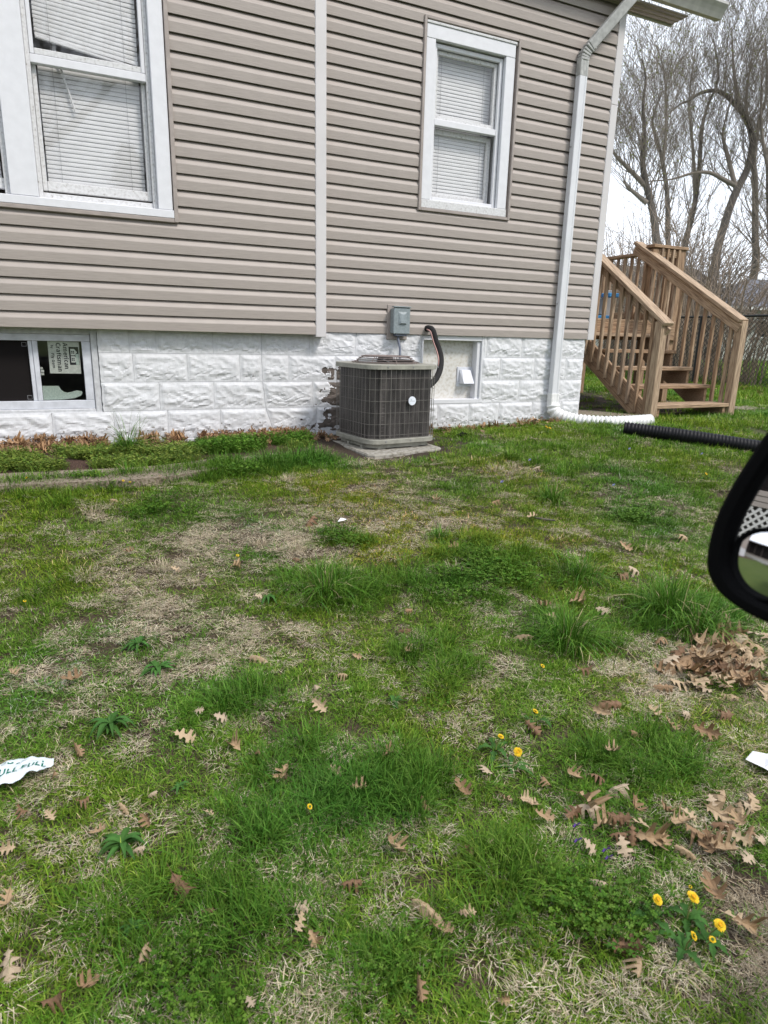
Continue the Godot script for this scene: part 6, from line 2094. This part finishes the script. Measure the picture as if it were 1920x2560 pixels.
func make_weeds() -> void:
	rng.seed = 21
	var pl := ["dark green plantain rosette with broad ribbed leaves among oak leaves and straw", "dark green plantain rosette with narrow upright leaves on bare straw"]
	for i in PLANTAINS.size():
		var q: Array = PLANTAINS[i]
		var t := thing("plantain", pl[i] if i < 2 else "small broad leaved weed in the lawn", "weed", Vector3(q[0], ground_at(q[0], q[1]) + 0.008, q[1]), "broad leaved weeds in the lawn")
		var n := 18 if q[2] > 0.1 else 10
		for k in n:
			rosette_leaf(t, TAU * k / n + rnd(-0.6, 0.6), q[2] * rnd(0.20, 0.52), q[2] * rnd(0.03, 0.06), false)
	var tl := ["tall wispy grass tuft against the white foundation", "low spiky grass tuft growing over the concrete strip", "dense dark green grass tuft in the straw patch", "wide bluish green grass tuft between dry leaves", "big bright green grass tuft beside the leaf heap", "bright green grass tuft leaning over the leaf heap", "grass tuft with arching blades near the small stick", "small grass tuft in thin yellow grass", "spreading grass tuft behind the bluish one", "rounded dark fine grass clump below the straw patch", "dark fine grass clump beside dandelions", "small grass tuft at the edge of the concrete strip"]
	for i in TUFTS.size():
		var q: Array = TUFTS[i]
		var g := G.new()
		var S: float = q[2]
		var cnt := int(90 + S * 700)
		var wide := 0.0042
		var lo := 0.35
		if i == 9 or i == 10:
			wide = 0.0022
			cnt = 420
		if i == 0:
			cnt = 170
		for k in cnt:
			var a := rnd(0, TAU)
			var r := S * absf(rng.randfn(0.0, 0.24))
			var s := rnd(0.7, 1.25)
			var base: Color = [Color(0.080, 0.185, 0.020), Color(0.120, 0.228, 0.032), Color(0.064, 0.160, 0.024)][rng.randi_range(0, 2)]
			if rng.randf() < 0.07:
				base = Color(0.38, 0.31, 0.18)
			g.col = Color(base.r * s, base.g * s, base.b * s)
			var hh := S * rnd(lo, 0.80)
			if i == 0:
				hh = S * rnd(0.45, 1.25)
				r *= 0.55
			if i == 9 or i == 10:
				hh = rnd(0.04, 0.085)
			blade(g, Vector3(cos(a) * r, -0.01, sin(a) * r), a + rnd(-1.3, 1.3), hh * (1.0 - 0.3 * r / S), wide * rnd(0.5, 1.2), rnd(0.1, 1.55), 5)
		var o := single("grass_tuft", g, M.blade, tl[i], "grass tuft")
		var px: float = q[0]
		var pz: float = q[1]
		if i == 0:
			px = 0.33; pz = 0.40
		if i == 1:
			px = 0.27; pz = 1.12
		o.position = Vector3(px, ground_at(px, pz) + bump(px, pz), pz)
	for i in STRAWTUFTS.size():
		var q: Array = STRAWTUFTS[i]
		var g := G.new()
		for k in 110:
			var a := rnd(0, TAU)
			var r: float = q[2] * 0.36 * sqrt(rng.randf())
			var s := rnd(0.8, 1.15)
			g.col = Color(0.50 * s, 0.42 * s, 0.30 * s)
			blade(g, Vector3(cos(a) * r, -0.005, sin(a) * r), a + rnd(-1.2, 1.2), rnd(0.025, 0.075), 0.0024, rnd(0.2, 1.4), 3)
		var o := single("dead_grass_tuft", g, M.straw, "pale dead grass tuft standing in the lawn", "grass tuft", "pale dead grass tufts in the lawn")
		o.position = Vector3(q[0], ground_at(q[0], q[1]) + bump(q[0], q[1]), q[1])
	for i in VIOLETS.size():
		var q: Array = VIOLETS[i]
		var near := i < 4
		var t := thing("violet", "purple violet flower beside the clover mound" if near else "tiny pale blue violet flower in the lawn", "violet", Vector3(q[0], ground_at(q[0], q[1]), q[1]), "violets beside the clover mound" if near else "tiny violets in the lawn")
		var h := 0.075 if near else 0.06
		var g := G.new()
		g.col = Color(0.07, 0.14, 0.03)
		g.tube([Vector3(0, -0.01, 0), Vector3(0.004, h * 0.7, 0.002), Vector3(0.008, h, 0.008)], [0.0012], 5)
		part("stem", g, M.blade, t)
		g = G.new()
		for k in 5:
			var a := TAU * k / 5.0 + 0.3
			g.col = Color(0.13, 0.06, 0.36) if near else Color(0.28, 0.28, 0.60)
			var c := Vector3(0.008, h, 0.008)
			var d := Vector3(cos(a), sin(a) * 0.8, sin(a) * 0.4)
			var e := Vector3(-sin(a), cos(a) * 0.8, 0.2) * 0.006
			g.q4(c, c + d * 0.008 - e, c + d * 0.013, c + d * 0.008 + e)
		part("petals", g, M.petal, t)

func make_litter() -> void:
	rng.seed = 31
	# torn plastic air pillow with green print
	var c := Vector3(MISC[0][0], 0, MISC[0][1])
	var t := thing("plastic_scrap", "white plastic packaging scrap with green FULL lettering lying in the grass", "plastic scrap", Vector3(c.x - 0.02, ground_at(c.x, c.z) + 0.035, c.z))
	var hf := func(x: float, z: float) -> float:
		var e := sqrt(maxf(0.0, 1.0 - pow(x / 0.125, 2.0) - pow(z / 0.06, 2.0) * 0.8))
		return 0.022 * e + nz.get_noise_2d(x * 1500.0, z * 1500.0) * 0.006 + nz.get_noise_2d(x * 500.0, z * 500.0 + 70.0) * 0.009
	var g := G.new()
	var n := 26
	for i in n:
		for j in 14:
			var q := []
			for k in [[0, 0], [1, 0], [1, 1], [0, 1]]:
				var u: float = (i + k[0]) / float(n) * 2.0 - 1.0
				var w: float = (j + k[1]) / 14.0 * 2.0 - 1.0
				var span := 0.055 * (1.0 - 0.55 * pow(maxf(0.0, u), 1.6)) * (1.0 + 0.08 * sin(u * 11.0))
				var x := u * 0.12
				var z := w * span - u * 0.012
				q.append(Vector3(x, hf.call(x, z), z))
			g.q4(q[3], q[2], q[1], q[0])
	t.scale = Vector3(0.85, 0.85, 0.85)
	part("film", g, M.bag, t)
	for w in [["FULL FULL", -0.105, -0.022], ["ULL FULL FULL", -0.11, 0.024]]:
		var tm := letters(w[0], 0.0023, 14, M.green_ink, 0.0002)
		(tm.mesh as TextMesh).horizontal_alignment = HORIZONTAL_ALIGNMENT_LEFT
		var src := tm.mesh.surface_get_arrays(0)
		var vv: PackedVector3Array = src[Mesh.ARRAY_VERTEX]
		var ii: PackedInt32Array = src[Mesh.ARRAY_INDEX]
		var gg := G.new()
		for k in range(0, ii.size(), 3):
			var p := []
			var keep := true
			for d in 3:
				var s: Vector3 = vv[ii[k + d]]
				var x: float = w[1] + s.x * 0.94 + s.y * 0.18
				var z: float = w[2] - s.y - s.x * 0.10
				keep = keep and absf(x) < 0.112 and absf(z) < 0.040
				p.append(Vector3(x, hf.call(x, z) + 0.0016, z))
			if keep:
				gg.out3(p[0], p[1], p[2], Vector3(0, -1, 0))
		part("print", gg, M.green_ink, t)
		tm.free()
	# crumpled tissue
	c = Vector3(MISC[1][0], 0, MISC[1][1])
	g = G.new()
	var poly := [[-0.03, 0.05], [0.015, 0.055], [0.05, 0.02], [0.10, 0.035], [0.11, -0.03], [0.03, -0.05], [-0.01, -0.075], [-0.045, -0.035]]
	var mid := Vector3(0.02, 0.035, 0.0)
	for i in 8:
		var a: Array = poly[i]
		var b: Array = poly[(i + 1) % 8]
		var pa := Vector3(a[0], 0.014 + 0.02 * absf(sin(i * 2.1)), -a[1])
		var pb := Vector3(b[0], 0.014 + 0.02 * absf(sin((i + 1) % 8 * 2.1)), -b[1])
		var ma := (pa + mid) / 2 + Vector3(0, 0.012 * sin(i * 3.3), 0)
		var mb := (pb + mid) / 2 + Vector3(0, 0.012 * sin((i + 1) % 8 * 3.3), 0)
		g.t3(mid, mb, ma) if false else g.out3(mid, ma, mb, Vector3(0, -1, 0))
		g.out4(ma, mb, pb, pa, Vector3(0, -1, 0))
	var o := single("paper_scrap", g, M.tissue, "crumpled white paper scrap at the edge of the leaf heap", "paper scrap")
	o.position = Vector3(c.x, ground_at(c.x, c.z) + 0.008, c.z)
	o.scale = Vector3(0.75, 1, 0.75)
	# stick
	c = Vector3(MISC[2][0], 0, MISC[2][1])
	g = G.new()
	g.tube([Vector3(-0.05, 0.03, -0.03), Vector3(-0.01, 0.024, -0.004), Vector3(0.05, 0.02, 0.035)], [0.006, 0.007, 0.0045], 7)
	o = single("stick", g, M.bark, "short broken grey stick lying in the lawn", "stick")
	o.position = Vector3(c.x, ground_at(c.x, c.z), c.z)
	# feather
	c = Vector3(MISC[3][0], 0, MISC[3][1])
	g = G.new()
	g.q4(Vector3(-0.03, 0.04, 0.02), Vector3(0.0, 0.045, 0.028), Vector3(0.035, 0.04, -0.01), Vector3(0.0, 0.05, -0.012))
	o = single("feather", g, M.tissue, "small pale grey feather caught in the grass", "feather")
	o.position = Vector3(c.x, ground_at(c.x, c.z), c.z)
	# black crumpled wrapper near the wall right of the condenser
	g = G.new()
	for k in 5:
		g.box(Transform3D(Basis(Vector3(0.3, 0.8, 0.5).normalized(), k * 1.3), Vector3(0.018 * k - 0.04, 0.02, 0.01 * sin(k * 2.0))), Vector3(0.04, 0.006, 0.035), 0.002)
	o = single("wrapper", g, M.screen, "crumpled black wrapper in the grass by the air conditioner", "litter")
	o.position = Vector3(3.05, ground_at(3.05, 0.42), 0.42)

func _ready() -> void:
	rng.seed = 1
	nz.noise_type = FastNoiseLite.TYPE_SIMPLEX_SMOOTH
	nz.seed = 5
	nz.frequency = 0.02
	nz.fractal_octaves = 2
	make_camera_and_light()
	make_materials()
	M.blade_stem = plainmat(lin(0.20, 0.22, 0.07), 0.6)
	make_ground()
	make_house()
	make_gutter_and_spout()
	rng.seed = 8
	make_deck()
	make_fence()
	make_far_houses()
	rng.seed = 15
	make_trees()
	make_car()
	rng.seed = 3
	make_condenser()
	make_wall_things()
	blind("white mini blind with crooked lower edge in the upper bay window sash", 0.000, 0.607, 2.505, 3.66, -0.008, 0.078, false)
	blind("white mini blind with a slanting wand in the lower bay window sash", 0.000, 0.607, 1.738, 2.49, -0.042, 0.0, true)
	blind("white mini blind in the bay window at the wall's left end", -0.92, -0.273, 1.738, 3.60, -0.090, 0.0, false)
	blind("white mini blind behind the narrow window above the air conditioner", 2.905, 3.475, 1.95, 3.06, -0.128, 0.0, false)
	make_pipes()
	make_grass()
	make_leaves()
	make_dandelions()
	make_weeds()
	make_litter()
